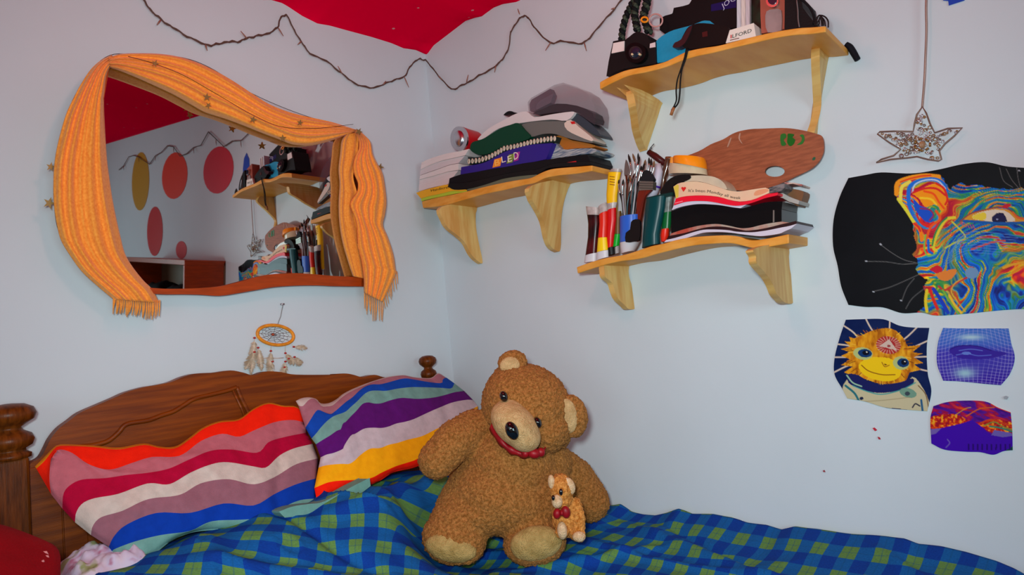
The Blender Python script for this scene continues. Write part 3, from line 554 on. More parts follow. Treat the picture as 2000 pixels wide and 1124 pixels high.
# ---- quilt
wl = CB((100, 300), (205, 265), (250, 255), (300, 285), (350, 291), (400, 290), (450, 275), (500, 252), (530, 258), (560, 268), (650, 265), (730, 278), (800, 300), (880, 305), (945, 325), (1000, 312), (1100, 318), (1200, 332), (1300, 345), (1400, 356), (1480, 368), (1540, 395), (1640, 405), (1750, 430), (1880, 470), (1950, 500), (1990, 522), (2010, 535))
wl3 = np.array([B(p, .012) for p in wl]); WO = np.argsort(wl3[:, 1])
def zwall(y): return np.interp(y, np.r_[-2.05, wl3[WO, 1], -.45, -.1], np.r_[.50, wl3[WO, 2], .60, .66])
def sst(t): t = np.clip(t, 0, 1); return t * t * (3 - 2 * t)
def bedz(x, y):
    z = .585 + 0 * x
    z = z + .215 * sst((y + .90) / .56) * (1 - .75 * sst((x + .45) / .45))
    z = z + (zwall(y) - .592) * np.exp(-np.abs(x) / .17) * (1 - sst((y + .6) / .3))
    pr_ = sst(1.5 - np.sqrt(((x + .46) / .24) ** 2 + ((y + .64) / .21) ** 2) * 1.1)
    z = z * (1 - pr_) + np.minimum(z, .600) * pr_
    amp = .007 + .024 * sst((y + 1.15) / .4) * (1 - .6 * sst((x + .35) / .3))
    z = z + amp * 2.2 * (fbm(x * 5 + 3, y * 5 + 1, 3) - .5) + amp * 1.0 * (1 - np.abs(2 * fbm(x * 6 + y * 4, y * 3 - x * 4 + 5, 2) - 1) ** .6 - .3)
    for (ax, ay, bx, by, wd, h) in ((-.10, -.80, -.38, -1.5, .02, .016), (-.05, -.86, -.25, -1.25, .012, -.010), (-.30, -.78, -.30, -1.4, .016, .012), (-.9, -.42, -.45, -.52, .02, .02), (-1.2, -.45, -.75, -.75, .02, .018), (-1.0, -.25, -.85, -.7, .015, -.014), (-.6, -.7, -.2, -1.0, .014, .010), (-.05, -1.45, -.3, -1.75, .015, .010)):
        dx, dy = bx - ax, by - ay; L = dx * dx + dy * dy; t = np.clip(((x - ax) * dx + (y - ay) * dy) / L, 0, 1)
        d = np.hypot(x - ax - t * dx, y - ay - t * dy); z = z + h * np.exp(-(d / wd) ** 2) * np.sin(np.clip(t, .02, .98) * math.pi) ** .5
    return z * (1 - pr_) + np.minimum(z, .607) * pr_
nx, ny = 220, 300
gx = np.r_[np.linspace(-1.385, -1.355, 12), np.linspace(-1.35, -.012, nx - 12)]; gy = np.r_[np.linspace(-1.955, -1.94, 6), np.linspace(-1.935, -.20, ny - 6)]
X, Y = np.meshgrid(gx, gy); Zq = bedz(X, Y)
Zq = Zq - .22 * sst((-1.352 - X) / .035) - .16 * sst((-1.937 - Y) / .02)
# fabric coordinates: the cloth is rucked up and turned where it is bunched around the bears
tw = sst((-.10 - X) / .95) * sst((Y + 1.7) / 1.0)
xs_ = X + .35 + Zq * .6 - .35; ys_ = Y + .85; th_ = .75 * tw
U = np.cos(th_) * ys_ - np.sin(th_) * xs_ + (.04 + .02 * tw) * (fbm(X * 4 + 8, Y * 4, 2) - .5)
Vv = (np.sin(th_) * ys_ + np.cos(th_) * xs_) * (1 + .75 * tw) + (.04 + .03 * tw) * (fbm(X * 4, Y * 4 + 8, 2) - .5)
def quilt_mat():
    m = bpy.data.materials.new('quilt_check'); m.use_nodes = True; nt = m.node_tree; N = nt.nodes; L = nt.links; b = N['Principled BSDF']; b.inputs['Roughness'].default_value = .85; b.inputs['Specular IOR Level'].default_value = .1
    a = N.new('ShaderNodeAttribute'); a.attribute_name = 'cloth'; sp = N.new('ShaderNodeSeparateXYZ'); L.new(a.outputs['Vector'], sp.inputs[0])
    def mth(op, x, y=None, z=None):
        n = N.new('ShaderNodeMath'); n.operation = op
        for i, v in enumerate((x, y, z)):
            if v is None: continue
            if isinstance(v, (int, float)): n.inputs[i].default_value = v
            else: L.new(v, n.inputs[i])
        return n.outputs[0]
    sx = mth('SMOOTH_MIN', mth('MULTIPLY', mth('ABSOLUTE', mth('SUBTRACT', mth('FRACT', mth('MULTIPLY', sp.outputs[0], 1 / .064)), .5)), 1.0), 9, .0)
    sy = mth('ABSOLUTE', mth('SUBTRACT', mth('FRACT', mth('MULTIPLY', sp.outputs[1], 1 / .128)), .5))
    gx_ = mth('GREATER_THAN', sx, .25); gy_ = mth('GREATER_THAN', sy, .25)
    sm = mth('ADD', gx_, gy_)
    # thin dark overcheck in the light squares
    ln = mth('ADD', mth('GREATER_THAN', sx, .48), mth('GREATER_THAN', sy, .485))
    cr = N.new('ShaderNodeValToRGB'); cr.color_ramp.interpolation = 'CONSTANT'; e = cr.color_ramp.elements
    e[0].position = 0; e[0].color = (*lin((14, 66, 160)), 1); e[1].position = .25; e[1].color = (*lin((22, 100, 172)), 1); e2 = e.new(.75); e2.color = (*lin((102, 150, 80)), 1)
    L.new(mth('MULTIPLY', sm, .5), cr.inputs[0])
    nz = N.new('ShaderNodeTexNoise'); nz.inputs['Scale'].default_value = 240; L.new(a.outputs['Vector'], nz.inputs['Vector'])
    mx = N.new('ShaderNodeMix'); mx.data_type = 'RGBA'; mx.blend_type = 'MULTIPLY'; L.new(cr.outputs[0], mx.inputs[6]); mx.inputs[0].default_value = 1
    r2 = N.new('ShaderNodeValToRGB'); r2.color_ramp.elements[0].position = .3; r2.color_ramp.elements[1].position = .7; r2.color_ramp.elements[0].color = (.72, .72, .76, 1); r2.color_ramp.elements[1].color = (1, 1, 1, 1)
    L.new(nz.outputs[0], r2.inputs[0]); L.new(r2.outputs[0], mx.inputs[7])
    m2 = N.new('ShaderNodeMix'); m2.data_type = 'RGBA'; L.new(mth('MULTIPLY', ln, .35), m2.inputs[0]); L.new(mx.outputs[2], m2.inputs[6]); m2.inputs[7].default_value = (*lin((20, 80, 120)), 1)
    L.new(m2.outputs[2], b.inputs['Base Color'])
    bp_ = N.new('ShaderNodeBump'); bp_.inputs['Strength'].default_value = .5; bp_.inputs['Distance'].default_value = .004; n3 = N.new('ShaderNodeTexNoise'); n3.inputs['Scale'].default_value = 28; n3.inputs['Detail'].default_value = 5
    L.new(a.outputs['Vector'], n3.inputs['Vector']); L.new(n3.outputs[0], bp_.inputs['Height']); L.new(bp_.outputs[0], b.inputs['Normal']); return m
QM = quilt_mat()
V = np.stack([X, Y, Zq], -1).reshape(-1, 3); idx = np.arange(X.size).reshape(X.shape)
F = [(idx[j, i], idx[j, i + 1], idx[j + 1, i + 1], idx[j + 1, i]) for j in range(X.shape[0] - 1) for i in range(X.shape[1] - 1)]
nV = len(V); Vb = V - np.array([0, 0, .014]); rim = list(idx[0, :]) + list(idx[1:, -1]) + list(idx[-1, -2::-1]) + list(idx[-2:0:-1, 0]); k = len(rim)
mb = MB(); mb.add(list(V) + list(Vb), F + [tuple(nV + a for a in reversed(f)) for f in F] + [(rim[i], nV + rim[i], nV + rim[(i + 1) % k], rim[(i + 1) % k]) for i in range(k)], QM, True)
quilt = mb.build('quilt', None, 'blue and green checked quilt spread over the bed under the bears', 'quilt')
at = quilt.data.attributes.new('cloth', 'FLOAT_VECTOR', 'POINT'); uv = np.zeros((len(quilt.data.vertices), 3)); uv[:nV, 0] = U.ravel(); uv[:nV, 1] = Vv.ravel()
uv[nV:] = uv[:nV]
at.data.foreach_set('vector', uv.ravel())
# ---- pillows
def pillow(name, bounds, cols, y0, z0, s, tf, tb, nc, label, sub=5, xmax=-.012, tilt=0.0):
    Bd = [resample(smooth(b, 4), nc) for b in bounds]; rows = []; ms = []
    for j in range(len(Bd) - 1):
        for k in range(sub): rows.append(Bd[j] * (1 - k / sub) + Bd[j + 1] * k / sub); ms.append(cols[j])
    rows.append(Bd[-1]); G = np.array(rows); nr = len(rows)
    fr = []; bk = []
    for j in range(nr):
        v = j / (nr - 1)
        for i in range(nc):
            u = i / (nc - 1); r = ray(G[j, i]); y0_ = y0 + tilt * u
            t = -(CAM[1] + s * (z0 - CAM[2]) - y0_) / (r[1] - s * r[2]); d = r / np.linalg.norm(r)
            sh = (max(0, math.sin(math.pi * min(1, max(0, u)))) ** .45) * (max(0, math.sin(math.pi * v)) ** .5)
            wr = .010 * (fbm(np.array(u * 9.), np.array(v * 3. + 4 * u), 3) - .5) + .009 * (fbm(np.array(u * 26.), np.array(v * 5.), 2) - .5) + .012 * math.exp(-u / .18) * abs(math.sin(v * 17 + u * 14)) - .010 * math.exp(-(((u - .86 - .05 * math.sin(v * 6)) / .02) ** 2))
            p = CAM + r * t; a = p - d * (tf * sh + float(wr) * sh * 1.6); b = p + d * (tb * sh)
            a[0] = min(a[0], xmax); b[0] = min(b[0], xmax); b[1] = min(b[1], -.07); fr.append(a); bk.append(b)
    mb = MB(); V = fr + bk; n = len(fr); id_ = lambda j, i: j * nc + i
    for j in range(nr - 1):
        m = ms[j]
        mb_f = [(id_(j, i), id_(j + 1, i), id_(j + 1, i + 1), id_(j, i + 1)) for i in range(nc - 1)]
        mb_b = [(n + id_(j, i), n + id_(j, i + 1), n + id_(j + 1, i + 1), n + id_(j + 1, i)) for i in range(nc - 1)]
        sd = [(id_(j, 0), n + id_(j, 0), n + id_(j + 1, 0), id_(j + 1, 0)), (id_(j, nc - 1), id_(j + 1, nc - 1), n + id_(j + 1, nc - 1), n + id_(j, nc - 1))]
        if j == 0: sd += [(id_(0, i), id_(0, i + 1), n + id_(0, i + 1), n + id_(0, i)) for i in range(nc - 1)]
        if j == nr - 2: sd += [(id_(nr - 1, i + 1), id_(nr - 1, i), n + id_(nr - 1, i), n + id_(nr - 1, i + 1)) for i in range(nc - 1)]
        if not mb.v: mb.add(V, mb_f + mb_b + sd, m, True)
        else:
            k = mb.mi(m); mb.f += mb_f + mb_b + sd; mb.m += [k] * (len(mb_f) * 2 + len(sd)); mb.sm += [True] * (len(mb_f) * 2 + len(sd))
    o = mb.build(name, None, label, 'pillow', 'striped pillows against the headboard'); return o
def cloth(c): return mat('cloth_%02x%02x%02x' % c, c, .85, var=.06, vs=60, bump=.25, bs=420)
P1 = [C8((165, 610), (200, 575), (260, 515), (300, 505), (440, 510), (560, 520), (680, 500), (750, 515), (830, 515), (900, 470), (960, 425), (1040, 395), (1130, 385), (1200, 335), (1270, 308), (1340, 322), (1400, 325), (1440, 355)),
      C8((172, 620), (210, 585), (262, 522), (300, 512), (440, 518), (560, 530), (680, 508), (750, 522), (830, 524), (900, 480), (960, 434), (1040, 402), (1130, 392), (1200, 342), (1270, 314), (1340, 328), (1400, 330), (1440, 360)),
      C8((242, 742), (234, 680), (236, 620), (246, 560), (278, 530), (340, 545), (420, 600), (520, 625), (620, 595), (720, 565), (850, 560), (950, 490), (1050, 455), (1130, 470), (1200, 440), (1300, 400), (1385, 390), (1440, 402)),
      C8((295, 810), (300, 740), (330, 700), (390, 672), (500, 665), (600, 650), (700, 640), (800, 620), (900, 575), (1000, 535), (1100, 530), (1220, 545), (1270, 495), (1350, 470), (1450, 450)),
      C8((355, 875), (360, 830), (390, 785), (450, 760), (560, 740), (700, 690), (800, 695), (900, 640), (1000, 600), (1080, 590), (1200, 610), (1260, 615), (1320, 560), (1390, 525), (1480, 503)),
      C8((430, 935), (440, 890), (480, 850), (580, 820), (700, 765), (850, 745), (950, 690), (1080, 670), (1200, 695), (1300, 660), (1400, 600), (1505, 572)),
      C8((515, 990), (540, 940), (600, 885), (740, 830), (900, 830), (1060, 785), (1200, 795), (1300, 740), (1400, 695), (1500, 665)),
      C8((528, 1012), (545, 1000), (640, 965), (760, 935), (900, 915), (1000, 870), (1150, 862), (1290, 850), (1350, 800), (1420, 770), (1495, 762)),
      C8((545, 1040), (590, 1078), (650, 1060), (730, 1025), (800, 970), (870, 935), (960, 915), (1160, 905), (1290, 895), (1345, 850), (1420, 825), (1500, 815))]
pillow('pillow', P1, [cloth(c) for c in ((222, 140, 20), (255, 34, 6), (190, 104, 116), (178, 4, 54), (206, 190, 180), (150, 98, 112), (6, 58, 166), (112, 160, 152))], -.135, 1.05, .75, .07, .05, 70,
       'left pillow with orange-red, pink, crimson and blue stripes leaning on the headboard')
P2 = [CP((62, 365), (95, 348), (130, 340), (165, 340), (205, 352), (228, 378), (262, 383), (300, 375), (345, 350), (380, 320), (430, 292), (480, 270), (530, 250), (580, 232), (640, 213), (700, 198), (800, 187), (870, 200), (960, 208), (1000, 202), (1040, 172), (1085, 198)),
      CP((80, 395), (110, 400), (150, 358), (185, 348), (215, 372), (240, 400), (275, 402), (315, 395), (350, 365), (385, 335), (435, 303), (485, 279), (535, 258), (585, 236), (645, 218), (705, 202), (800, 190), (870, 203), (960, 212), (1000, 207), (1042, 178), (1088, 203)),
      CP((128, 548), (140, 530), (165, 490), (190, 450), (215, 425), (255, 440), (300, 455), (335, 432), (370, 402), (410, 368), (450, 340), (500, 292), (545, 262), (590, 250), (640, 250), (700, 236), (800, 210), (870, 216), (960, 232), (1060, 242), (1070, 215), (1095, 204)),
      CP((170, 622), (200, 590), (240, 540), (285, 495), (330, 465), (400, 440), (440, 405), (480, 370), (530, 320), (570, 297), (620, 293), (680, 295), (760, 280), (850, 270), (930, 270), (1000, 272), (1070, 275), (1130, 278), (1150, 243)),
      CP((200, 662), (250, 630), (300, 600), (345, 568), (370, 560), (385, 520), (405, 508), (440, 470), (480, 430), (520, 385), (560, 374), (600, 382), (650, 380), (710, 360), (780, 344), (840, 346), (900, 350), (1000, 342), (1080, 325), (1150, 305), (1217, 296)),
      CP((232, 752), (275, 732), (320, 722), (385, 694), (395, 670), (440, 602), (470, 590), (530, 555), (590, 548), (650, 550), (700, 540), (750, 520), (810, 508), (870, 490), (935, 460), (1000, 430), (1060, 405), (1120, 380), (1180, 365), (1240, 356), (1278, 358)),
      CP((218, 822), (260, 808), (320, 800), (380, 796), (430, 796), (470, 770), (500, 740), (570, 692), (640, 688), (700, 665), (760, 652), (830, 630), (930, 605), (1020, 560), (1100, 522), (1200, 462), (1310, 400)),
      CP((190, 962), (230, 945), (280, 925), (340, 914), (400, 910), (480, 906), (550, 900), (600, 885), (640, 862), (690, 838), (750, 812), (820, 790), (880, 770), (960, 725), (1080, 650), (1200, 560), (1312, 430)),
      CP((205, 1042), (250, 1028), (300, 1010), (360, 985), (420, 965), (490, 952), (560, 945), (640, 912), (690, 878), (740, 852), (800, 838), (850, 828), (910, 808), (980, 770), (1100, 690), (1220, 590), (1318, 455))]
pillow('pillow', P2, [cloth(c) for c in ((206, 190, 184), (168, 108, 122), (16, 70, 172), (116, 160, 152), (92, 18, 112), (200, 184, 190), (255, 172, 10), (250, 28, 4))], -.155, 1.05, .72, .065, .05, 70,
       'right pillow with purple, white, yellow and red stripes beside the wall corner', tilt=.02)
# teal fold of the quilt's lining turned up under the second pillow
lt = smooth([(545, 1000), (572, 990), (604, 985), (628, 982), (660, 967), (690, 950), (722, 934)], 4); lb = smooth([(724, 950), (706, 964), (676, 986), (650, 1006), (624, 1010), (596, 1008), (556, 1012)], 4)
lf = [Yp(p, -.392) for p in lt + lb]; mb = MB(); prism(mb, lf, [q + np.array([0, .05, -.004]) for q in lf], cloth((112, 160, 150))); mb.build('turned_back_lining', quilt, bevel=.006)
# floral white pillow underneath
def superpillow(mb, c, h, m, rz=0, ry=0, e=.45, n=40, noise=.012):
    V = []; F = []; R = Matrix.Rotation(rz, 3, 'Z') @ Matrix.Rotation(ry, 3, 'Y')
    for s in (1, -1):
        for j in range(n):
            for i in range(n):
                u = 2 * i / (n - 1) - 1; v = 2 * j / (n - 1) - 1; t = max(0, (1 - u ** 4) * (1 - v ** 4)) ** e
                q = Vector((u * h[0] * (1 - .06 * v * v), v * h[1] * (1 - .06 * u * u), s * h[2] * t + t * noise * (float(fbm(np.array(u * 3 + 5.), np.array(v * 3 + 2.), 3)) - .5) * 4)); V.append(Vector(c) + R @ q)
    N = n * n
    for j in range(n - 1):
        for i in range(n - 1):
            a, b, c_, d = j * n + i, j * n + i + 1, (j + 1) * n + i + 1, (j + 1) * n + i; F += [(a, b, c_, d), (N + a, N + d, N + c_, N + b)]
    ring = [i for i in range(n)] + [j * n + n - 1 for j in range(1, n)] + [(n - 1) * n + i for i in range(n - 2, -1, -1)] + [j * n for j in range(n - 2, 0, -1)]
    F += [(ring[i], ring[i + 1 - len(ring)], N + ring[i + 1 - len(ring)], N + ring[i]) for i in range(len(ring))]
    return mb.add(V, F, m, True)
FL = mat('floral_cloth', (214, 206, 224), .85, vs=16, c2=(176, 176, 150), bump=.2, bs=60, detail=2)
def floral():
    m = bpy.data.materials.new('floral'); m.use_nodes = True; nt = m.node_tree; b = nt.nodes['Principled BSDF']; b.inputs['Roughness'].default_value = .85
    vo = nt.nodes.new('ShaderNodeTexNoise'); vo.inputs['Scale'].default_value = 26; tc = nt.nodes.new('ShaderNodeTexCoord'); r = nt.nodes.new('ShaderNodeValToRGB'); e = r.color_ramp.elements
    e[0].position = .36; e[0].color = (*lin((150, 160, 110)), 1); e[1].position = .44; e[1].color = (*lin((214, 204, 220)), 1); x = e.new(.6); x.color = (*lin((206, 200, 226)), 1); x = e.new(.68); x.color = (*lin((180, 120, 150)), 1)
    nt.links.new(tc.outputs['Object'], vo.inputs['Vector']); nt.links.new(vo.outputs[0], r.inputs[0]); nt.links.new(r.outputs[0], b.inputs['Base Color']); return m
FLO = floral()
mb = MB(); superpillow(mb, (-1.318, -.285, .745), (.075, .10, .085), FLO, .1, -.05); mb.build('pillow', None, 'pale floral pillow squashed flat beneath the two striped ones', 'pillow')
# red blanket heaped beside the bed at the lower left
RED = mat('red_blanket', (150, 2, 18), .9, var=.25, vs=5, bump=.3, bs=300)
BCX, BCY = -1.69, -.48
def bl_z(x, y):
    r = math.hypot(x - BCX, y - BCY); a = math.atan2(y - BCY, x - BCX)
    return 1.01 - .062 * (r / .18) ** 2 + .010 * math.sin(4 * a + 1) * r / .2 + .012 * (float(fbm(np.array(x * 9 + 3), np.array(y * 9), 3)) - .5)
mb = MB(); V = []; F = []; n, k = 72, 24
for j in range(k):
    for i in range(n):
        a = 2 * math.pi * i / n; r = .004 + .246 * j / (k - 1); x, y = BCX + r * math.cos(a), BCY + r * math.sin(a); V.append((x, y, bl_z(x, y)))
for j in range(1, 14):
    for i in range(n):
        a = 2 * math.pi * i / n; t = j / 13; r = .25 - .04 * t + .006 * math.sin(9 * a) * t; x, y = BCX + .25 * math.cos(a), BCY + .25 * math.sin(a); V.append((BCX + r * math.cos(a), BCY + r * math.sin(a), bl_z(x, y) * (1 - t)))
for j in range(k + 12):
    for i in range(n): F.append((j * n + i, (j + 1) * n + i, (j + 1) * n + (i + 1) % n, j * n + (i + 1) % n))
F += [tuple(reversed(range(n))), tuple((k + 12) * n + i for i in range(n))]; mb.add(V, F, RED, True); blanket = mb.build('blanket', None, 'deep red blanket heaped beside the bed post at the lower left, with pale petal marks', 'blanket')
def on_blanket(p):
    r = ray(p); r = r / np.linalg.norm(r)
    for t in np.arange(.3, 3, .004):
        q = CAM + r * t
        if math.hypot(q[0] - BCX, q[1] - BCY) < .248 and q[2] < bl_z(q[0], q[1]): return q
    return None
for p, L_, an in (((84, 1078), 12, .5), ((88, 1086), 10, .6), ((110, 1098), 12, .8), ((80, 1098), 7, .1), ((118, 1104), 9, .9)):
    a3, b3 = on_blanket(p), on_blanket((p[0] + L_ * math.cos(an), p[1] + L_ * math.sin(an)))
    if a3 is None or b3 is None: continue
    mb = MB(); tube(mb, [a3 + [0, 0, .0], (a3 + b3) / 2 + [0, 0, .001], b3], [.0006, .0028, .0006], MCOL((206, 130, 130), .8), 6); mb.build('petal_mark', blanket)
# ================================================================= teddy bears
def fur_mat(name, c, c2, vs=90):
    m = bpy.data.materials.new(name); m.use_nodes = True; nt = m.node_tree; b = nt.nodes['Principled BSDF']; L = nt.links
    b.inputs['Roughness'].default_value = .9; b.inputs['Specular IOR Level'].default_value = .1; b.inputs['Sheen Weight'].default_value = .25; b.inputs['Sheen Tint'].default_value = (*lin((235, 170, 110)), 1); b.inputs['Sheen Roughness'].default_value = .4
    tc = nt.nodes.new('ShaderNodeTexCoord'); n1 = nt.nodes.new('ShaderNodeTexNoise'); n1.inputs['Scale'].default_value = vs; n1.inputs['Detail'].default_value = 5; n1.inputs['Roughness'].default_value = .7
    r = nt.nodes.new('ShaderNodeValToRGB'); r.color_ramp.elements[0].position = .38; r.color_ramp.elements[1].position = .62; r.color_ramp.elements[0].color = (*lin(c), 1); r.color_ramp.elements[1].color = (*lin(c2), 1)
    L.new(tc.outputs['Object'], n1.inputs['Vector']); L.new(n1.outputs[0], r.inputs[0]); L.new(r.outputs[0], b.inputs['Base Color'])
    vo = nt.nodes.new('ShaderNodeTexNoise'); vo.inputs['Scale'].default_value = 260; vo.inputs['Detail'].default_value = 4; bp_ = nt.nodes.new('ShaderNodeBump'); bp_.inputs['Strength'].default_value = .9; bp_.inputs['Distance'].default_value = .006
    L.new(tc.outputs['Object'], vo.inputs['Vector']); L.new(vo.outputs[0], bp_.inputs['Height']); L.new(bp_.outputs[0], b.inputs['Normal']); return m
FUR = fur_mat('bear_fur', (128, 80, 32), (188, 124, 66), 150); PALE = fur_mat('bear_pale', (190, 150, 100), (214, 176, 124), 60); PAD = fur_mat('bear_pad', (160, 128, 72), (192, 158, 98), 30)
GLOSS = mat('toy_eye', (8, 7, 7), .08, coat=1.0)
def E(mb, p, d, rx, ry, rd, ang, m, n=24, k=16):
    s = d / FPX; return ell(mb, K(p, d), rx * s, ry * s, rd, m, camframe(ang), n, k)
def limb(mb, pts, m):                 # pts: (px,py,d,rpx)
    for (a, b) in zip(pts[:-1], pts[1:]):
        for t in np.linspace(0, 1, 7):
            q = [a[i] * (1 - t) + b[i] * t for i in range(4)]; ell(mb, K((q[0], q[1]), q[2]), q[3] * q[2] / FPX, q[3] * q[2] / FPX, q[3] * q[2] / FPX, m, None, 20, 12)
def soft(o, vox, disp, tsize, sm=6):
    r = o.modifiers.new('remesh', 'REMESH'); r.mode = 'VOXEL'; r.voxel_size = vox; r.use_smooth_shade = True
    s = o.modifiers.new('smooth', 'SMOOTH'); s.factor = .5; s.iterations = sm
    if disp:
        t = bpy.data.textures.new('tuft', 'CLOUDS'); t.noise_scale = tsize; t.noise_depth = 2; d = o.modifiers.new('fur', 'DISPLACE'); d.texture = t; d.strength = disp; d.mid_level = .5; d.texture_coords = 'LOCAL'
bear = thing('teddy_bear', 'big light brown teddy bear with a red neck ribbon sitting on the quilt', 'teddy bear', K((985, 1050), 1.78), None)
mb = MB()
E(mb, (1028, 795), 1.78, 90, 82, .125, 32, FUR); E(mb, (1000, 775), 1.77, 56, 58, .11, 30, FUR); E(mb, (1070, 835), 1.77, 44, 50, .105, 30, FUR); E(mb, (1010, 752), 1.79, 52, 40, .10, 20, FUR); E(mb, (1092, 850), 1.80, 22, 26, .07, 0, FUR)
E(mb, (1012, 860), 1.80, 70, 45, .11, 20, FUR)
E(mb, (1002, 905), 1.80, 96, 75, .150, 20, FUR); E(mb, (985, 958), 1.79, 112, 80, .165, 10, FUR); E(mb, (955, 978), 1.78, 104, 58, .15, -10, FUR); E(mb, (1050, 960), 1.80, 68, 82, .14, 0, FUR); E(mb, (935, 870), 1.82, 52, 48, .10, 0, FUR); E(mb, (1075, 905), 1.82, 42, 40, .09, 20, FUR)
limb(mb, [(925, 840, 1.78, 40), (888, 862, 1.73, 40), (853, 900, 1.70, 36)], FUR)
limb(mb, [(1085, 905, 1.84, 36), (1122, 935, 1.86, 39), (1150, 980, 1.86, 40)], FUR)
limb(mb, [(912, 985, 1.76, 56), (894, 1030, 1.70, 58)], FUR); E(mb, (888, 1050, ), 1.68, 64, 50, .075, 6, FUR); E(mb, (910, 1060), 1.68, 40, 38, .07, 0, FUR)
limb(mb, [(1030, 1000, 1.76, 55), (1036, 1035, 1.70, 52)], FUR); E(mb, (1044, 1060), 1.67, 62, 43, .07, -6, FUR)
ob = mb.build('body', bear); soft(ob, .0045, .013, .0075, 10)
def earshape(p, d, rx, ry, ang, inner_off, inner_r):
    mb = MB(); E(mb, p, d, rx, ry, .026, ang, FUR); o = mb.build('ear', bear); soft(o, .004, .010, .008, 3)
    mb = MB(); q = (p[0] + inner_off[0], p[1] + inner_off[1]); E(mb, q, d - .020, inner_r[0], inner_r[1], .012, ang, PALE); mb.build('inner_ear', o)
earshape((1001, 710), 1.77, 29, 26, -15, (-5, 4), (20, 17)); earshape((1117, 814), 1.74, 31, 43, -8, (-8, -1), (19, 34))
mb = MB(); E(mb, (1006, 830), 1.655, 55, 37, .075, 42, PALE, 36, 26); E(mb, (1022, 850), 1.655, 36, 30, .07, 30, PALE, 30, 20); E(mb, (1000, 812), 1.675, 38, 30, .06, 40, PALE, 30, 20); mz = mb.build('muzzle', bear); soft(mz, .004, 0, .01, 6)
mb = MB(); E(mb, (1000, 842), 1.583, 12.5, 19, .014, -24, GLOSS); mb.build('nose', bear)
for p in ((984, 775, 1.652), (1050, 826, 1.648)):
    mb = MB(); E(mb, p[:2], p[2], 8, 11, .012, -20, GLOSS); mb.build('eye', bear)
for p, d, rx, ry, ang in (((881, 1070), 1.628, 52, 27, 12), ((1047, 1062), 1.622, 52, 34, -10)):
    mb = MB(); E(mb, p, d, rx, ry, .030, ang, PAD); o = mb.build('foot_pad', bear); soft(o, .004, .004, .02, 3)
RIB = mat('red_ribbon', (150, 8, 22), .45, var=.2, vs=50)
mb = MB(); pr = smooth([(958, 832, 1.70), (970, 852, 1.668), (988, 872, 1.65), (1008, 884, 1.645), (1030, 889, 1.645), (1050, 886, 1.655), (1065, 878, 1.68)], 6)
Vr = []; nn = len(pr)
for i, q in enumerate(pr):
    w_ = 7 + 2 * math.sin(i * .9)
    Vr += [K((q[0] + 3, q[1] - w_), q[2] + .004), K((q[0], q[1]), q[2] - .008), K((q[0] - 3, q[1] + w_), q[2] + .004), K((q[0], q[1]), q[2] + .02)]
mb.add(Vr, [(4 * i + a, 4 * i + (a + 1) % 4, 4 * i + 4 + (a + 1) % 4, 4 * i + 4 + a) for i in range(nn - 1) for a in range(4)] + [(3, 2, 1, 0), (4 * nn - 4, 4 * nn - 3, 4 * nn - 2, 4 * nn - 1)], RIB, True)
E(mb, (1043, 886), 1.630, 13, 10, .014, 10, RIB, 12, 8); E(mb, (1026, 886), 1.632, 8, 8, .012, 10, RIB, 12, 8); E(mb, (1056, 884), 1.634, 9, 9, .01, 20, RIB, 12, 8)
mb.build('ribbon', bear)
# small bear
F2 = fur_mat('small_bear_fur', (176, 100, 34), (236, 160, 82), 120); P2m = fur_mat('small_bear_pale', (212, 168, 122), (240, 204, 164), 80)
sb = thing('teddy_bear', 'tiny orange-brown teddy bear with a red bow tie leaning on the big one', 'teddy bear', K((1112, 1055), 1.62), None)
mb = MB(); E(mb, (1096, 955), 1.625, 24, 29, .032, -8, F2); E(mb, (1098, 975), 1.625, 20, 18, .03, 0, F2); E(mb, (1108, 1012), 1.645, 30, 38, .035, 0, F2); limb(mb, [(1124, 985, 1.63, 12), (1130, 1010, 1.62, 13), (1130, 1030, 1.615, 13)], F2)
limb(mb, [(1100, 1030, 1.63, 14), (1097, 1040, 1.605, 13)], F2); limb(mb, [(1122, 1038, 1.63, 15), (1130, 1045, 1.61, 14)], F2); ob = mb.build('body', sb); soft(ob, .003, .008, .006, 3)
for p, r_, a in (((1077, 942), (7, 14), -5), ((1112, 950), (11, 17), -20)):
    mb = MB(); E(mb, p, 1.612, r_[0], r_[1], .010, a, P2m, 16, 12); mb.build('ear', sb)
mb = MB(); E(mb, (1088, 980), 1.597, 11, 13, .016, 0, P2m, 16, 12); mb.build('muzzle', sb)
for nm, p, d, r_ in (('nose', (1080.5, 973), 1.583, (3.5, 5.5)), ('eye', (1095.5, 962), 1.591, (4, 7))):
    mb = MB(); E(mb, p, d, r_[0], r_[1], .006, 0, GLOSS, 12, 8); mb.build(nm, sb)
mb = MB(); E(mb, (1088, 1004), 1.590, 8, 10, .010, 10, RIB, 14, 10); E(mb, (1105, 1001), 1.590, 9, 12, .010, -10, RIB, 14, 10); E(mb, (1097, 1002), 1.585, 4, 6, .010, 0, RIB, 10, 8); mb.build('bow_tie', sb)
mb = MB(); E(mb, (1098, 1037), 1.597, 10, 17, .016, -5, P2m, 16, 12); mb.build('paw', sb)
mb = MB(); E(mb, (1131, 1049), 1.592, 13, 10, .012, 0, P2m, 16, 12); mb.build('paw', sb)
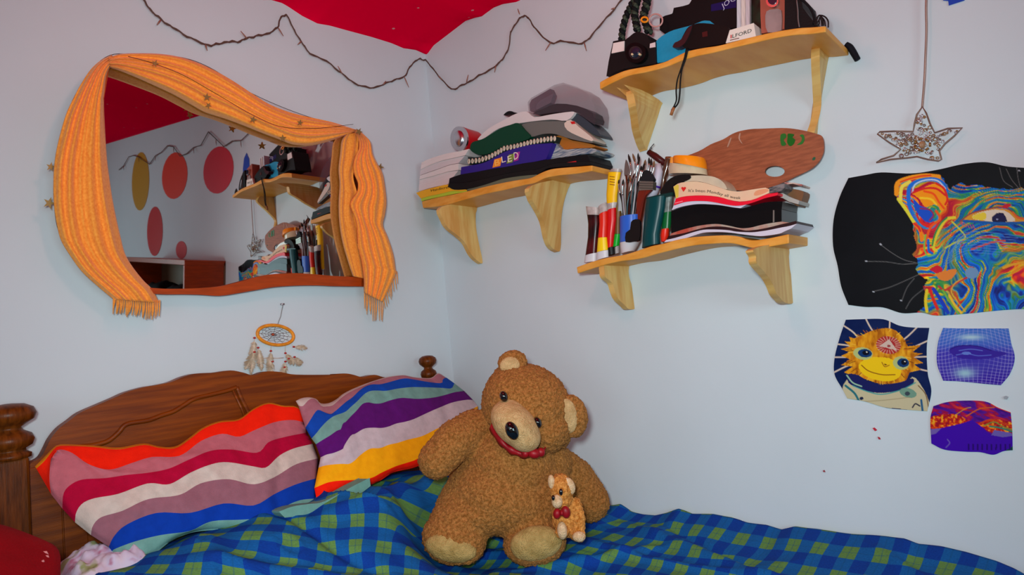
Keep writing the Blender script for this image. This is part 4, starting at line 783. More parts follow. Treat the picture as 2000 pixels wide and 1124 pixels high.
# ================================================================= mirror
def Md(p, o=0.0): return M(p, o)
mirror = thing('mirror', 'large framed wall mirror under the orange scarf, tilted forward, reflecting the shelves', 'mirror', A((480, 565), .03))
gl = [(210, 124), (300, 148), (430, 194), (560, 241), (697, 262), (716, 390), (718, 541)] + [q for q in reversed(C1((410, 970), (480, 973), (560, 973), (630, 970), (700, 965), (770, 950), (850, 928), (920, 917), (1000, 914), (1080, 919), (1150, 925), (1270, 930)))] + [(262, 565), (225, 470), (205, 330), (198, 200)]
GLASS = bpy.data.materials.new('mirror_glass'); GLASS.use_nodes = True; gb = GLASS.node_tree.nodes['Principled BSDF']; gb.inputs['Metallic'].default_value = 1; gb.inputs['Roughness'].default_value = .015; gb.inputs['Base Color'].default_value = (.60, .59, .58, 1)
mb = MB(); prism(mb, [M(p, .004) for p in gl], [M(p, 0) for p in gl], GLASS); mb.build('glass', mirror)
def strip(mb, pts_out, pts_in, o1, o0, m):
    prism(mb, [M(p, o1) for p in pts_out + pts_in[::-1]], [M(p, o0) for p in pts_out + pts_in[::-1]], m)
bt = [tuple(p) for p in smooth(C1((398, 966), (480, 972), (560, 972), (630, 969), (700, 963), (770, 947), (850, 925), (920, 914), (1000, 911), (1080, 916), (1150, 922), (1270, 928)), 3)]
bo = [tuple(p) for p in smooth(C1((410, 990), (480, 994), (560, 994), (630, 996), (700, 1000), (770, 990), (850, 976), (920, 965), (1000, 960), (1080, 959), (1150, 962), (1270, 963)), 3)]
mb = MB(); strip(mb, bt, bo, .016, -.004, FRAME)
side = lambda a, b: strip(mb, a, b, .016, -.004, FRAME)
side([(206, 120), (300, 142), (430, 186), (560, 234), (700, 256)], [(212, 130), (300, 154), (430, 200), (560, 247), (696, 268)])
side([(204, 122), (190, 200), (196, 330), (214, 470), (252, 566), (279, 575)], [(214, 130), (202, 200), (206, 330), (226, 470), (262, 560), (279, 562)]); side([(692, 262), (704, 390), (706, 541), (706, 559)], [(704, 260), (724, 390), (724, 541), (724, 560)])
mb.build('frame', mirror, bevel=.0015)
mb = MB(); prism(mb, [M(p, 0) for p in gl], [M(p, -.006) for p in gl], MCOL((90, 60, 40))); mb.build('backing', mirror)
# hanging wire down to the wall so the frame is carried
for px, py in ((330, 185), (600, 262)):
    mb = MB(); a = M((px, py), -.005); b = np.array([a[0], -.002, a[2] + .02]); tube(mb, [a, b], .004, SILV, 8); mb.build('hanging_bracket', mirror)
# ================================================================= orange scarf draped over the mirror
def scarf_mat():
    m = bpy.data.materials.new('scarf_cloth'); m.use_nodes = True; nt = m.node_tree; b = nt.nodes['Principled BSDF']; L = nt.links; b.inputs['Roughness'].default_value = .8; b.inputs['Sheen Weight'].default_value = .2
    tc = nt.nodes.new('ShaderNodeTexCoord'); n1 = nt.nodes.new('ShaderNodeTexNoise'); n1.inputs['Scale'].default_value = 180; n1.inputs['Detail'].default_value = 3
    r = nt.nodes.new('ShaderNodeValToRGB'); r.color_ramp.elements[0].position = .3; r.color_ramp.elements[1].position = .7; r.color_ramp.elements[0].color = (*lin((238, 136, 32)), 1); r.color_ramp.elements[1].color = (*lin((255, 170, 62)), 1)
    L.new(tc.outputs['Object'], n1.inputs['Vector']); L.new(n1.outputs[0], r.inputs[0]); L.new(r.outputs[0], b.inputs['Base Color'])
    bp_ = nt.nodes.new('ShaderNodeBump'); bp_.inputs['Strength'].default_value = .3; bp_.inputs['Distance'].default_value = .002; n2 = nt.nodes.new('ShaderNodeTexNoise'); n2.inputs['Scale'].default_value = 500; L.new(tc.outputs['Object'], n2.inputs['Vector']); L.new(n2.outputs[0], bp_.inputs['Height']); L.new(bp_.outputs[0], b.inputs['Normal']); return m
SCF = scarf_mat()
scarf = thing('scarf', 'orange fringed scarf draped over the top and both sides of the mirror', 'scarf', A((420, 240), .06))
def drape(name, a, b, folds, amp, o, nl=90, na=46, seed=0, ofun=None, wrap=0):
    """cloth between two edges a and b (photo px) lying in front of the mirror; folds run along it"""
    Aa = resample(smooth(a, 6), nl); Bb = resample(smooth(b, 6), nl); V = []
    for i in range(nl):
        t = i / (nl - 1)
        for j in range(na):
            u = j / (na - 1); p = Aa[i] * (1 - u) + Bb[i] * u
            d = 0
            for (c, wd, h, dr) in folds:
                d += 1.35 * h * math.exp(-(((u - c - dr * math.sin(t * 5 + seed)) / wd) ** 2))
            d += amp * (float(fbm(np.array(u * 7. + seed), np.array(t * 2.2), 3)) - .5) * 2 + .006 * math.sin(math.pi * u) ** .5 + .0004 * math.sin(u * 95 + 3 * t)
            oo = (ofun(t, u) if ofun else o); oo2 = oo + d
            if wrap: k_ = min(1, (1 - u if wrap > 0 else u) / .16); oo2 = .007 + (max(.018, oo2) - .007) * k_ ** .6
            else: oo2 = max(.018, oo2)
            V.append(M(p, oo2))
    n = nl * na; V = V + [v - MN * .004 for v in V]
    idf = lambda i, j: i * na + j; F = []
    for i in range(nl - 1):
        for j in range(na - 1):
            F.append((idf(i, j), idf(i + 1, j), idf(i + 1, j + 1), idf(i, j + 1))); F.append((n + idf(i, j), n + idf(i, j + 1), n + idf(i + 1, j + 1), n + idf(i + 1, j)))
    rim = [idf(0, j) for j in range(na)] + [idf(i, na - 1) for i in range(1, nl)] + [idf(nl - 1, j) for j in range(na - 2, -1, -1)] + [idf(i, 0) for i in range(nl - 2, 0, -1)]
    for i in range(len(rim)): x, y = rim[i], rim[(i + 1) % len(rim)]; F.append((x, y, n + y, n + x))
    mb = MB(); mb.add(V, F, SCF, True); return mb.build(name, scarf)
drape('left_panel', [(218, 107), (198, 117), (178, 135), (158, 165), (146, 188), (130, 222), (116, 270), (108, 310), (105, 350), (106, 400), (112, 440), (120, 470), (138, 500), (160, 530), (190, 558), (222, 585)],
      [(226, 118), (216, 130), (208, 150), (205, 180), (203, 200), (205, 250), (209, 310), (214, 350), (220, 390), (228, 430), (236, 465), (244, 495), (258, 520), (280, 548), (298, 566), (312, 592)],
      [(.12, .05, .012, .03), (.30, .07, .014, .05), (.48, .05, .008, .05), (.66, .09, .014, .04), (.86, .06, .011, .02)], .006, .030, seed=1, wrap=1)
drape('top_swag', [(213, 112), (232, 106), (260, 104), (310, 105), (350, 111), (385, 122), (420, 138), (455, 158), (490, 181), (525, 203), (565, 219), (605, 229), (650, 239), (694, 253)],
      [(216, 132), (235, 138), (262, 149), (300, 166), (340, 185), (375, 205), (402, 220), (440, 232), (478, 246), (510, 259), (545, 272), (575, 283), (610, 284), (650, 274), (692, 258)],
      [(.10, .05, .010, .04), (.30, .05, .012, .05), (.46, .045, .010, .04), (.62, .06, .013, .04), (.90, .07, .012, .03)], .006, .036, seed=4, wrap=1)
drape('right_inner_fold', [(676, 262), (668, 275), (665, 300), (662, 330), (664, 360), (662, 400), (664, 440), (670, 475), (680, 510), (690, 540)],
      [(702, 258), (700, 285), (698, 310), (690, 345), (698, 380), (694, 415), (703, 450), (712, 490), (714, 520), (716, 545)], [(.12, .10, .010, .02), (.85, .12, -.006, .03)], .003, .022, seed=7, na=26, wrap=-1)
drape('right_panel', [(690, 252), (701, 270), (702, 290), (695, 305), (691, 322), (693, 340), (700, 358), (698, 375), (688, 390), (685, 402), (694, 425), (698, 445), (700, 480), (707, 510), (711, 540), (712, 572)],
      [(700, 254), (714, 266), (724, 278), (728, 300), (736, 318), (747, 338), (752, 365), (755, 395), (752, 420), (748, 440), (757, 462), (765, 485), (770, 505), (773, 528), (774, 535), (748, 590)],
      [(.08, .06, .012, .03), (.30, .06, .012, .05), (.52, .05, .010, .05), (.72, .07, .011, .04), (.92, .05, .007, .02)], .005, .036, seed=9)
def fringe(edge, n, L, dx, seed):
    r = random.Random(seed); mb = MB(); E_ = resample(edge, n)
    for i in range(n):
        p = E_[i]; l = L * r.uniform(.75, 1.15); k = r.uniform(-2, 2) + dx
        P = [M((p[0], p[1] - 4), .034), M((p[0] + k * .3, p[1] + l * .4), .034), M((p[0] + k, p[1] + l), .033)]; tube(mb, P, [.0016, .0014, .0024, .001], SCF, 5)
    mb.build('fringe', scarf, kind='stuff')
fringe([(222, 580), (245, 585), (268, 590), (290, 592), (312, 590)], 26, 30, -3, 2); fringe([(712, 571), (722, 580), (734, 588), (748, 590)], 11, 38, 0, 3); fringe([(748, 575), (758, 558), (766, 545), (775, 534)], 9, 28, 3, 5)
# ================================================================= thin garland of little metal stars around the mirror
STM = mat('antique_star', (150, 122, 72), .4, .5)
sg = thing('star_garland', 'thin wire garland with tiny metal stars hung around the scarf and mirror', 'garland', A((100, 330), .03))
wp = [(640, 236), (600, 225), (540, 202), (480, 173), (420, 134), (370, 112), (310, 102), (250, 101), (212, 104), (180, 128), (150, 172), (128, 220), (112, 275), (104, 320), (101, 370), (103, 410), (108, 445), (118, 472), (130, 492), (142, 506)]
mb = MB(); tube(mb, [M(p, .030 if p[0] > 215 else .024) for p in smooth([(400 + (x - 400) * .988, 300 + (y - 300) * .978) for x, y in wp], 4)], .0009, mat('dark_wire', (60, 48, 44), .5, .5), 5)
w2 = [(612, 284), (560, 246), (545, 246), (535, 250), (490, 222), (420, 185), (340, 140), (300, 125), (262, 118)]
mb.build('wire', sg)
mb = MB(); tube(mb, [M(p, .066) for p in smooth([(250, 110), (300, 124), (360, 148), (430, 188), (490, 223), (546, 247), (600, 251), (640, 249), (690, 243)], 5)], .0008, mat('dark_wire', (60, 48, 44), .5, .5), 5); mb.build('wire', sg)
def star5(name, p, r, rot, o, parent, m):
    mb = MB(); P = [(p[0] + (r if k % 2 == 0 else r * .38) * math.sin(rot + k * math.pi / 5), p[1] - (r if k % 2 == 0 else r * .38) * math.cos(rot + k * math.pi / 5)) for k in range(10)]
    prism(mb, [M(q, o + .002) for q in P], [M(q, o - .001) for q in P], m); return mb.build(name, parent)
for p, r, rot, o in (((99, 326), 10, .2, .014), ((96, 397), 13, .35, .014), ((404, 190), 9, .1, .072), ((303, 124), 8, .4, .074), ((586, 240), 7, .2, .072), ((494, 234), 8, .3, .070), ((552, 270), 8, 0, .068), ((701, 257), 8, .5, .078), ((742, 327), 9, .3, .02), ((407, 206), 7, .6, .066)):
    star5('metal_star', p, r, rot, o, sg, STM)
# ================================================================= dreamcatcher
CD = crop(7.025, 450, 580)
dc = thing('dreamcatcher', 'small orange-rimmed dreamcatcher with fluffy feathers hanging on the wall above the headboard', 'dreamcatcher', A((538, 655), .01))
ring = [(538 + 35.5 * math.cos(t) * math.cos(.13) - 19 * math.sin(t) * math.sin(.13), 655 + 35.5 * math.cos(t) * math.sin(.13) + 19 * math.sin(t) * math.cos(.13)) for t in np.linspace(0, 6.2832, 41)[:-1]]
mb = MB(); tube(mb, [A(p, .010) for p in ring], .0052, mat('orange_hoop', (226, 140, 34), .5, var=.15, vs=60), 10, True); mb.build('hoop', dc)
mb = MB(); WEB = mat('web_thread', (96, 88, 92), .6)
for k in range(1, 5):
    f = 1 - k * .21; P = []
    for i in range(24):
        t = i * 2 * math.pi / 24 + k * .13; g = f * (1.06 if i % 2 else .9); P.append(A((538 - 4 + 4 * f + 33 * g * math.cos(t), 654 + 17.5 * g * math.sin(t) + 33 * g * math.cos(t) * .13), .010))
    tube(mb, P, .0006, WEB, 4, True)
for i in range(12):
    t = i * 2 * math.pi / 12; tube(mb, [A((538 + 34 * math.cos(t), 655 + 18 * math.sin(t) + 4 * math.cos(t)), .010), A((534, 654), .010)], .0005, WEB, 4)
mb.build('web', dc)
mb = MB(); ell(mb, A((533, 654), .010), .005, .005, .004, MCOL((170, 70, 40), .4), None, 10, 8); mb.build('centre_bead', dc)
mb = MB(); tube(mb, [A(p, .010) for p in CD((650, 385), (662, 340), (690, 270), (705, 190), (722, 110))], .0012, MCOL((140, 140, 140)), 5); tube(mb, [A(CD((685, 104))[0], .010), A(CD((742, 102))[0], .014)], .003, SILV, 6); mb.build('cord_and_pin', dc)
FEA = mat('feather_down', (200, 178, 152), .9, vs=60, c2=(226, 206, 186))
rr = random.Random(5)
for (bx_, by_), L, ang, wd in (((330, 565), 72, .10, 9), ((380, 700), 44, -.15, 8), ((330, 760), 38, .5, 8), ((555, 745), 42, .08, 8), ((578, 890), 26, .2, 8), ((755, 775), 28, -.6, 7), ((800, 850), 26, -1.1, 7), ((870, 688), 26, -1.45, 6), ((880, 828), 20, -.7, 7), ((755, 890), 26, .15, 8), ((742, 968), 18, .3, 9)):
    p = CD((bx_, by_))[0]; mb = MB(); dxx, dyy = -math.sin(ang), math.cos(ang)
    sh = [(p[0] + dxx * L * t, p[1] + dyy * L * t + 0) for t in np.linspace(0, 1, 8)]; tube(mb, [A(q, .012) for q in sh], .0008, FEA, 4)
    for i in range(int(L * 3.2)):
        t = rr.uniform(.08, 1); s = rr.choice((-1, 1)); w_ = wd * math.sin(math.pi * min(1, .15 + t * .8)) * rr.uniform(.7, 1.25); q = (p[0] + dxx * L * t, p[1] + dyy * L * t)
        e = (q[0] + s * w_ * math.cos(ang) + dxx * w_ * .9, q[1] + s * w_ * math.sin(ang) + dyy * w_ * .9)
        o = .012 + rr.uniform(-.006, .008); a3 = A(q, .012); b3 = A(e, max(.003, o)); c3 = A((q[0] + dxx * 1.4, q[1] + dyy * 1.4), .012); m3 = (a3 + b3) / 2; m3[1] -= .002
        mb.add([a3, m3 + [0, 0, .0008], b3, m3 - [0, 0, .0014], c3], [(0, 1, 2), (0, 2, 3), (0, 3, 4)], FEA, False)
    f = mb.build('feather', dc); mb = MB(); ell(mb, A((p[0], p[1]), .014), .0042, .0042, .003, MCOL((176, 30, 26), .35), None, 10, 8); mb.build('red_bead', f)
mb = MB(); tube(mb, [A(p, .011) for p in CD((440, 850), (520, 835), (640, 845), (730, 838))], .0009, FEA, 4)
for a_, b_ in (((400, 590), (340, 560)), ((560, 660), (555, 745)), ((755, 670), (752, 770)), ((840, 650), (870, 690))): tube(mb, [A(CD(a_)[0], .010), A(CD(b_)[0], .012)], .0008, FEA, 4)
mb.build('hanging_threads', dc)
# ================================================================= shelves
def board(name, top, bot, depth, root):
    T = resample(smooth(top, 4), 60); Bt = resample(smooth(bot, 4), 60); T = [tuple(p) for p in T]; Bt = [tuple(p) for p in Bt]
    mb = MB(); Ft = [B(p, depth) for p in T]; Fb = [B(p, depth) for p in Bt]; n = len(Ft); W = lambda p: np.array([-.001, p[1], p[2]])
    V = Ft + Fb + [W(p) for p in Ft] + [W(p) for p in Fb]; F = []
    for i in range(n - 1):
        F += [(i, n + i, n + i + 1, i + 1), (2 * n + i, 2 * n + i + 1, 3 * n + i + 1, 3 * n + i), (i, i + 1, 2 * n + i + 1, 2 * n + i), (n + i, 3 * n + i, 3 * n + i + 1, n + i + 1)]
    F += [(0, 2 * n, 3 * n, n), (n - 1, 2 * n - 1, 4 * n - 1, 3 * n - 1)]
    mb.add(V, F, PINE); o = mb.build(name, root, bevel=.0025)
    return o
def bracket(root, poly, wt, wb, th=.018):
    ya, yb = B(wt)[1], B(wb)[1]; F = []
    for p in smooth(poly, 4, True):
        t = min(1, max(0, (p[1] - wt[1]) / (wb[1] - wt[1]))); q = Yp(p, ya * (1 - t) + yb * t); q[0] = min(q[0], -.001); F.append(q)
    mb = MB(); prism(mb, F, [q + np.array([0, th, 0]) for q in F], PINEB); return mb.build('bracket', root, bevel=.0025)
S1 = thing('wall_shelf', 'small pine shelf nearest the room corner, piled with books', 'shelf', B((980, 390), .08))
board('board', C2((125, 732), (200, 712), (300, 692), (380, 674), (480, 648), (600, 622), (680, 608), (740, 598), (800, 568), (850, 550), (900, 543), (1000, 535), (1085, 528)),
      C2((132, 768), (200, 762), (260, 752), (380, 718), (480, 690), (600, 665), (700, 640), (760, 628), (820, 600), (900, 585), (1000, 575), (1085, 560)), .15, S1)
bracket(S1, C2((238, 760), (435, 742), (430, 800), (432, 880), (450, 980), (470, 1076), (440, 1066), (405, 1030), (370, 965), (330, 925), (280, 885), (250, 840)), (932, 397), (943, 513))
bracket(S1, C2((748, 640), (968, 600), (950, 660), (925, 740), (910, 850), (908, 1000), (880, 1006), (850, 980), (830, 930), (810, 840), (770, 760), (742, 710)), (1116, 350), (1095, 488))
S2 = thing('wall_shelf', 'high pine shelf crowded with cameras, pouches and straps', 'shelf', B((1400, 100), .1))
board('board', C3((207, 545), (250, 520), (310, 492), (380, 465), (470, 447), (560, 430), (640, 408), (700, 380), (750, 355), (800, 335), (900, 315), (1000, 300), (1120, 268), (1250, 235), (1350, 213), (1450, 195), (1540, 183), (1600, 180), (1705, 172)),
      C3((208, 592), (300, 545), (400, 502), (500, 482), (600, 458), (680, 432), (750, 402), (850, 372), (950, 352), (1100, 315), (1250, 280), (1370, 252), (1500, 232), (1600, 226), (1705, 212)), .20, S2)
bracket(S2, [(1241, 172), (1297, 203), (1290, 230), (1278, 258), (1266, 290), (1262, 291), (1255, 275), (1248, 250), (1245, 225), (1241, 200)], (1295, 203), (1265, 290), .024)
bracket(S2, [(1603, 88), (1620, 109), (1620, 147), (1618, 189), (1611, 236), (1597, 261), (1591, 258), (1598, 236), (1604, 206), (1603, 165), (1601, 118)], (1620, 109), (1597, 261), .020)
S3 = thing('wall_shelf', 'lower pine shelf holding paints, brushes, black albums and a palette', 'shelf', B((1350, 480), .08))
board('board', C4((75, 842), (150, 815), (240, 790), (350, 770), (450, 738), (500, 722), (560, 710), (630, 690), (700, 676), (780, 668), (850, 664), (910, 662), (960, 665), (1000, 672), (1030, 685), (1080, 690), (1150, 680), (1200, 670), (1270, 655)),
      C4((80, 878), (160, 852), (250, 825), (330, 808), (400, 800), (460, 788), (520, 770), (590, 752), (660, 735), (750, 718), (850, 710), (910, 707), (960, 710), (1020, 724), (1070, 735), (1140, 730), (1200, 720), (1270, 708)), .15, S3)
bracket(S3, C4((242, 820), (368, 808), (368, 860), (372, 900), (388, 950), (400, 1000), (405, 1050), (403, 1076), (370, 1078), (345, 1055), (310, 1020), (290, 975), (275, 930), (240, 900), (232, 870)), (1228, 510), (1240, 603))
bracket(S3, C4((1080, 735), (1265, 705), (1270, 780), (1275, 850), (1290, 910), (1295, 960), (1294, 1042), (1250, 1042), (1225, 1020), (1200, 990), (1180, 940), (1150, 890), (1090, 820), (1086, 780)), (1541, 476), (1549, 590))
def slab(name, top, bot, o1, o0, m, label=None, cat='book', parent=None, group=None, bevel=.001, sm=3, ms=None):
    mb = MB(); poly = [tuple(p) for p in smooth(top, sm)] + [tuple(p) for p in smooth(bot, sm)][::-1]
    extrB(mb, poly, o1, o0, m, (), ms); return mb.build(name, parent, label, cat if parent is None else None, group, bevel=bevel)
def shape(name, poly, o1, o0, m, label=None, cat=None, parent=None, sm=3, bevel=.002, ms=None, group=None):
    mb = MB(); extrB(mb, [tuple(p) for p in smooth(poly, sm, True)] if sm else poly, o1, o0, m, (), ms); return mb.build(name, parent, label, cat, group, bevel=bevel)
def letters(s, path, h, o, c, parent, slant=0, name='lettering'):
    mb = MB(); text(mb, s, path, h, lambda p: B(p, o), MCOL(c, .6), slant); return mb.build(name, parent)
PAGES = mat('page_edges', (206, 196, 188), .8, vs=40, var=.12, stretch=(1, 1, 30))
# ---------------- shelf by the corner
yb = slab('book', C9((20, 822), (110, 790), (200, 765), (320, 735), (440, 708), (545, 738), (720, 782)), C9((85, 900), (190, 868), (300, 845), (400, 822), (520, 795), (620, 800), (712, 792)), .146, .02, MCOL((232, 168, 30)), 'yellow-orange craft handbook lying near the bottom of the white stack', ms=MCOL((232, 168, 30)))
letters('Handicraft', C9((225, 806), (360, 778), (490, 752)), 5.0, .1472, (40, 30, 20), yb)
slab('magazine', C9((87, 902), (190, 870), (300, 847), (400, 824), (520, 797), (620, 802), (716, 794)), C9((92, 936), (190, 910), (300, 886), (400, 866), (520, 840), (620, 822), (720, 806)), .146, .02, MCOL((176, 196, 52)), 'thin lime green magazine flat under the yellow handbook', 'magazine')
wb = [C9((52, 802), (200, 758), (330, 728), (450, 705)), C9((66, 640), (150, 615), (250, 590), (350, 560), (460, 528), (600, 508)), C9((72, 580), (200, 534), (330, 490), (465, 440), (600, 412)), C9((80, 500), (150, 466), (230, 430), (330, 392), (420, 366), (560, 335), (690, 306)), C9((96, 398), (160, 365), (230, 338), (330, 306), (420, 280), (600, 245), (745, 212))]
wl_ = ['thick white paperback directly on the yellow handbook', 'white paperback with a dark line under it, second from the bottom of the white stack', 'white paperback, second from the top of the white stack', 'topmost white paperback, under the red tin']
for k in range(4):
    slab('book', [(x + 0, y + .9) for x, y in wb[k + 1]], wb[k], .120 + .004 * (k % 2), .02, mat('white_page_%d' % k, ((214, 200, 200), (220, 208, 206), (208, 196, 198), (222, 210, 208))[k], .75, vs=30, var=.06, stretch=(1, 1, 40)), wl_[k], group=None)
tin = thing('tin', 'small red and silver tin lying on its side on the white paperbacks', 'tin', B((900, 285), .1))
c0 = B(C6((232, 258))[0], .125); ax = np.array([.62, -.5, .10]); ax /= np.linalg.norm(ax)
e0 = [C6((232 + 104 * math.cos(t) , 258 + 150 * math.sin(t) ))[0] for t in np.linspace(0, 6.2832, 29)[:-1]]
R0 = [B(p, .125 + .0) for p in e0]; cc_ = np.mean(R0, axis=0); RT = MCOL((186, 16, 26), .35)
mb = MB(); loft(mb, [[p * 1.0 for p in R0], [cc_ + (p - cc_) * 1.03 + np.array([.012, 0, 0]) for p in R0], [cc_ + (p - cc_) * .98 + np.array([.04, 0, 0]) for p in R0], [cc_ + (p - cc_) * .95 + np.array([.085, 0, 0]) for p in R0]], RT); mb.build('body', tin)
mb = MB(); loft(mb, [[cc_ + (p - cc_) * 1.0 + np.array([-.003, 0, 0]) for p in R0], [cc_ + (p - cc_) * 1.02 + np.array([.004, 0, 0]) for p in R0]], SILV); ell(mb, cc_ + np.array([-.004, 0, 0]), .010, .030, .026, SILV, np.stack([np.array([1, 0, 0.]), np.array([0, 0, 1.]), np.array([0, 1., 0])], 1), 20, 12); mb.build('lid', tin)
bk = C6((95, 842), (170, 880), (330, 872), (450, 845), (600, 800), (750, 750), (900, 722), (1050, 704), (1180, 692), (1260, 645), (1340, 612), (1600, 594), (1832, 577))
bt_ = C6((112, 742), (180, 716), (260, 692), (380, 672), (500, 652), (650, 625), (800, 602), (1000, 562), (1150, 540), (1290, 516), (1500, 482), (1795, 452))
mid = C6((104, 800), (180, 800), (330, 790), (500, 755), (700, 705), (900, 668), (1050, 645), (1180, 630), (1290, 590), (1400, 560), (1600, 545), (1830, 535))
slab('magazine', [(x, y) for x, y in C6((330, 874), (450, 847), (600, 802), (750, 752), (900, 724), (1050, 706), (1178, 694))], C6((322, 892), (450, 876), (600, 842), (750, 802), (900, 772), (1050, 748), (1176, 722)), .148, .03, MCOL((96, 98, 78)), 'thin grey-green magazine at the very bottom of the dark stack', 'magazine')
slab('book', mid, bk, .149, .025, MCOL((18, 18, 20), .5), 'black ring binder at the bottom of the dark stack by the corner')
b2 = slab('book', bt_, [(x, y - .3) for x, y in mid], .147, .02, MCOL((14, 14, 18), .45), 'black hardback between the binder and the blue book')
shape('red_stripe', C6((1340, 584), (1500, 556), (1655, 528), (1662, 548), (1500, 578), (1345, 602)), .1485, .147, MCOL((190, 20, 30)), parent=b2, sm=0, bevel=0)
blue = slab('book', C6((255, 604), (380, 582), (500, 560), (600, 520), (700, 462), (800, 412), (950, 366), (1100, 332), (1250, 318), (1368, 310)), C6((245, 704), (380, 678), (500, 650), (650, 622), (800, 600), (1000, 560), (1150, 538), (1290, 508)), .143, .02, MCOL((42, 26, 128), .4), 'violet-blue book with coloured block letters on its spine')
for poly, c in ((C6((660, 510), (752, 484), (730, 590), (636, 612)), (238, 140, 40)), (C6((835, 452), (905, 436), (880, 545), (808, 562)), (120, 140, 50)), (C6((925, 424), (972, 414), (950, 520), (895, 535)), (160, 40, 140))):
    shape('letter_block', poly, .1440, .143, MCOL(c), parent=blue, sm=0, bevel=0)
for s, P_, h in (('B', C6((668, 590), (728, 572)), 11), ('L', C6((752, 552), (800, 536)), 12), ('E', C6((826, 545), (876, 530)), 12), ('D', C6((900, 515), (955, 500)), 14)): letters(s, P_, h, .1446, (235, 225, 205) if s != 'B' else (250, 190, 90), blue, .2)
nb = slab('notebook', C6((336, 480), (450, 482), (560, 452), (650, 424), (760, 362), (880, 322), (1000, 300), (1100, 268), (1200, 238), (1400, 226)), C6((345, 568), (480, 558), (560, 532), (650, 500), (720, 450), (800, 406), (900, 380), (1000, 366), (1100, 346), (1200, 322), (1372, 302)), .136, .02, MCOL((24, 40, 40), .5), 'spiral-bound notebook with a white coil on top of the violet-blue book', 'notebook')
mb = MB(); sp = resample(C6((350, 535), (480, 520), (600, 480), (700, 425), (780, 375), (900, 355), (1000, 330), (1100, 300), (1200, 282), (1310, 262), (1395, 255)), 27)
for i, p in enumerate(sp):
    P = [B((p[0] + 1.5 * math.cos(t), p[1] + 4.3 * math.sin(t)), .139 + .0035 * math.cos(t)) for t in np.linspace(0, 6.2832, 11)[:-1]]; tube(mb, P, .0022, MCOL((226, 210, 188), .4), 6, True)
mb.build('spiral_coil', nb)
shape('folder', C6((1412, 226), (1500, 228), (1560, 258), (1620, 280), (1760, 305), (1890, 338), (1850, 368), (1640, 374), (1480, 382)), .10, .03, MCOL((176, 104, 36)), 'brown cardboard folder sticking out on the right of the spiral notebook', 'folder', sm=2)
shape('magazine', C6((1400, 300), (1480, 388), (1640, 380), (1840, 374), (1910, 396), (1850, 438), (1700, 450), (1480, 488), (1300, 508), (1372, 412)), .120, .02, mat('bluewhite_pages', (190, 190, 186), .6, vs=30, c2=(60, 90, 120), stretch=(1, 1, 14)), 'dog-eared blue and white magazine under the brown folder', 'magazine', sm=2)
shape('folder', C6((362, 372), (392, 300), (500, 268), (600, 212), (700, 150), (780, 112), (860, 86), (950, 66), (1030, 150), (1100, 236), (1000, 288), (900, 318), (800, 344), (720, 370), (640, 420), (540, 450), (460, 450), (385, 412)), .125, .03, MCOL((6, 62, 42), .5), 'dark green folder sagging over the spiral notebook', 'folder', sm=3)
shape('magazine', C6((985, 92), (1150, 50), (1320, 44), (1510, 46), (1560, 100), (1700, 190), (1860, 292), (1820, 304), (1600, 262), (1400, 200), (1250, 200), (1102, 234), (1040, 160)), .118, .04, MCOL((104, 104, 100), .5), 'grey magazine curling down to the right of the green folder', 'magazine', sm=3)
shape('magazine', C2((440, 382), (500, 322), (590, 272), (650, 240), (715, 224), (760, 256), (860, 240), (960, 226), (985, 232), (940, 276), (850, 270), (680, 290), (560, 320), (480, 374)), .112, .03, MCOL((214, 208, 208), .5), 'white magazine on top of the green folder', 'magazine', sm=3)
shape('magazine', C2((960, 227), (985, 226), (1060, 278), (1105, 320), (1132, 362), (1090, 352), (1000, 292), (940, 274)), .100, .03, MCOL((52, 62, 72), .3), 'dark glossy magazine with bent corner directly under the clear case', 'magazine', sm=3)
m_ = shape('leaflet', C2((928, 292), (965, 272), (1010, 312), (1085, 372), (1082, 392), (1000, 360), (945, 330)), .119, .05, MCOL((214, 196, 182), .6), 'cream leaflet with a small red spot hanging over the grey magazine', 'leaflet', sm=2)
shape('red_spot', C2((962, 282), (985, 280), (990, 294), (970, 296)), .1198, .119, MCOL((200, 20, 20)), parent=m_, sm=0, bevel=0)
case = thing('plastic_case', 'faceted smoky clear plastic case with black contents on top of the magazines', 'case', B((1100, 210), .08))
CLR = mat('smoky_plastic', (120, 104, 116), .12, alpha=.24, coat=.4)
shape('shell', C2((722, 172), (742, 148), (870, 76), (922, 62), (1000, 86), (1052, 118), (1096, 182), (1106, 232), (1100, 300), (1060, 274), (985, 222), (860, 232), (760, 246), (728, 232)), .105, .03, CLR, parent=case, sm=0, bevel=.006)
shape('black_contents', C2((752, 236), (820, 205), (885, 180), (1000, 192), (1088, 232), (1092, 284), (1050, 262), (985, 220), (900, 222)), .095, .04, MCOL((16, 18, 16), .4), parent=case, sm=2)
shape('grey_lining', C2((732, 184), (744, 158), (850, 96), (866, 130), (850, 176), (760, 222), (736, 222)), .06, .04, MCOL((110, 98, 110), .5), parent=case, sm=0)
shape('sunglasses', C2((586, 246), (600, 230), (618, 222), (640, 226), (642, 240), (612, 244)), .10, .05, MCOL((16, 14, 16), .2), 'tip of folded black sunglasses poking up behind the white magazine', 'sunglasses')
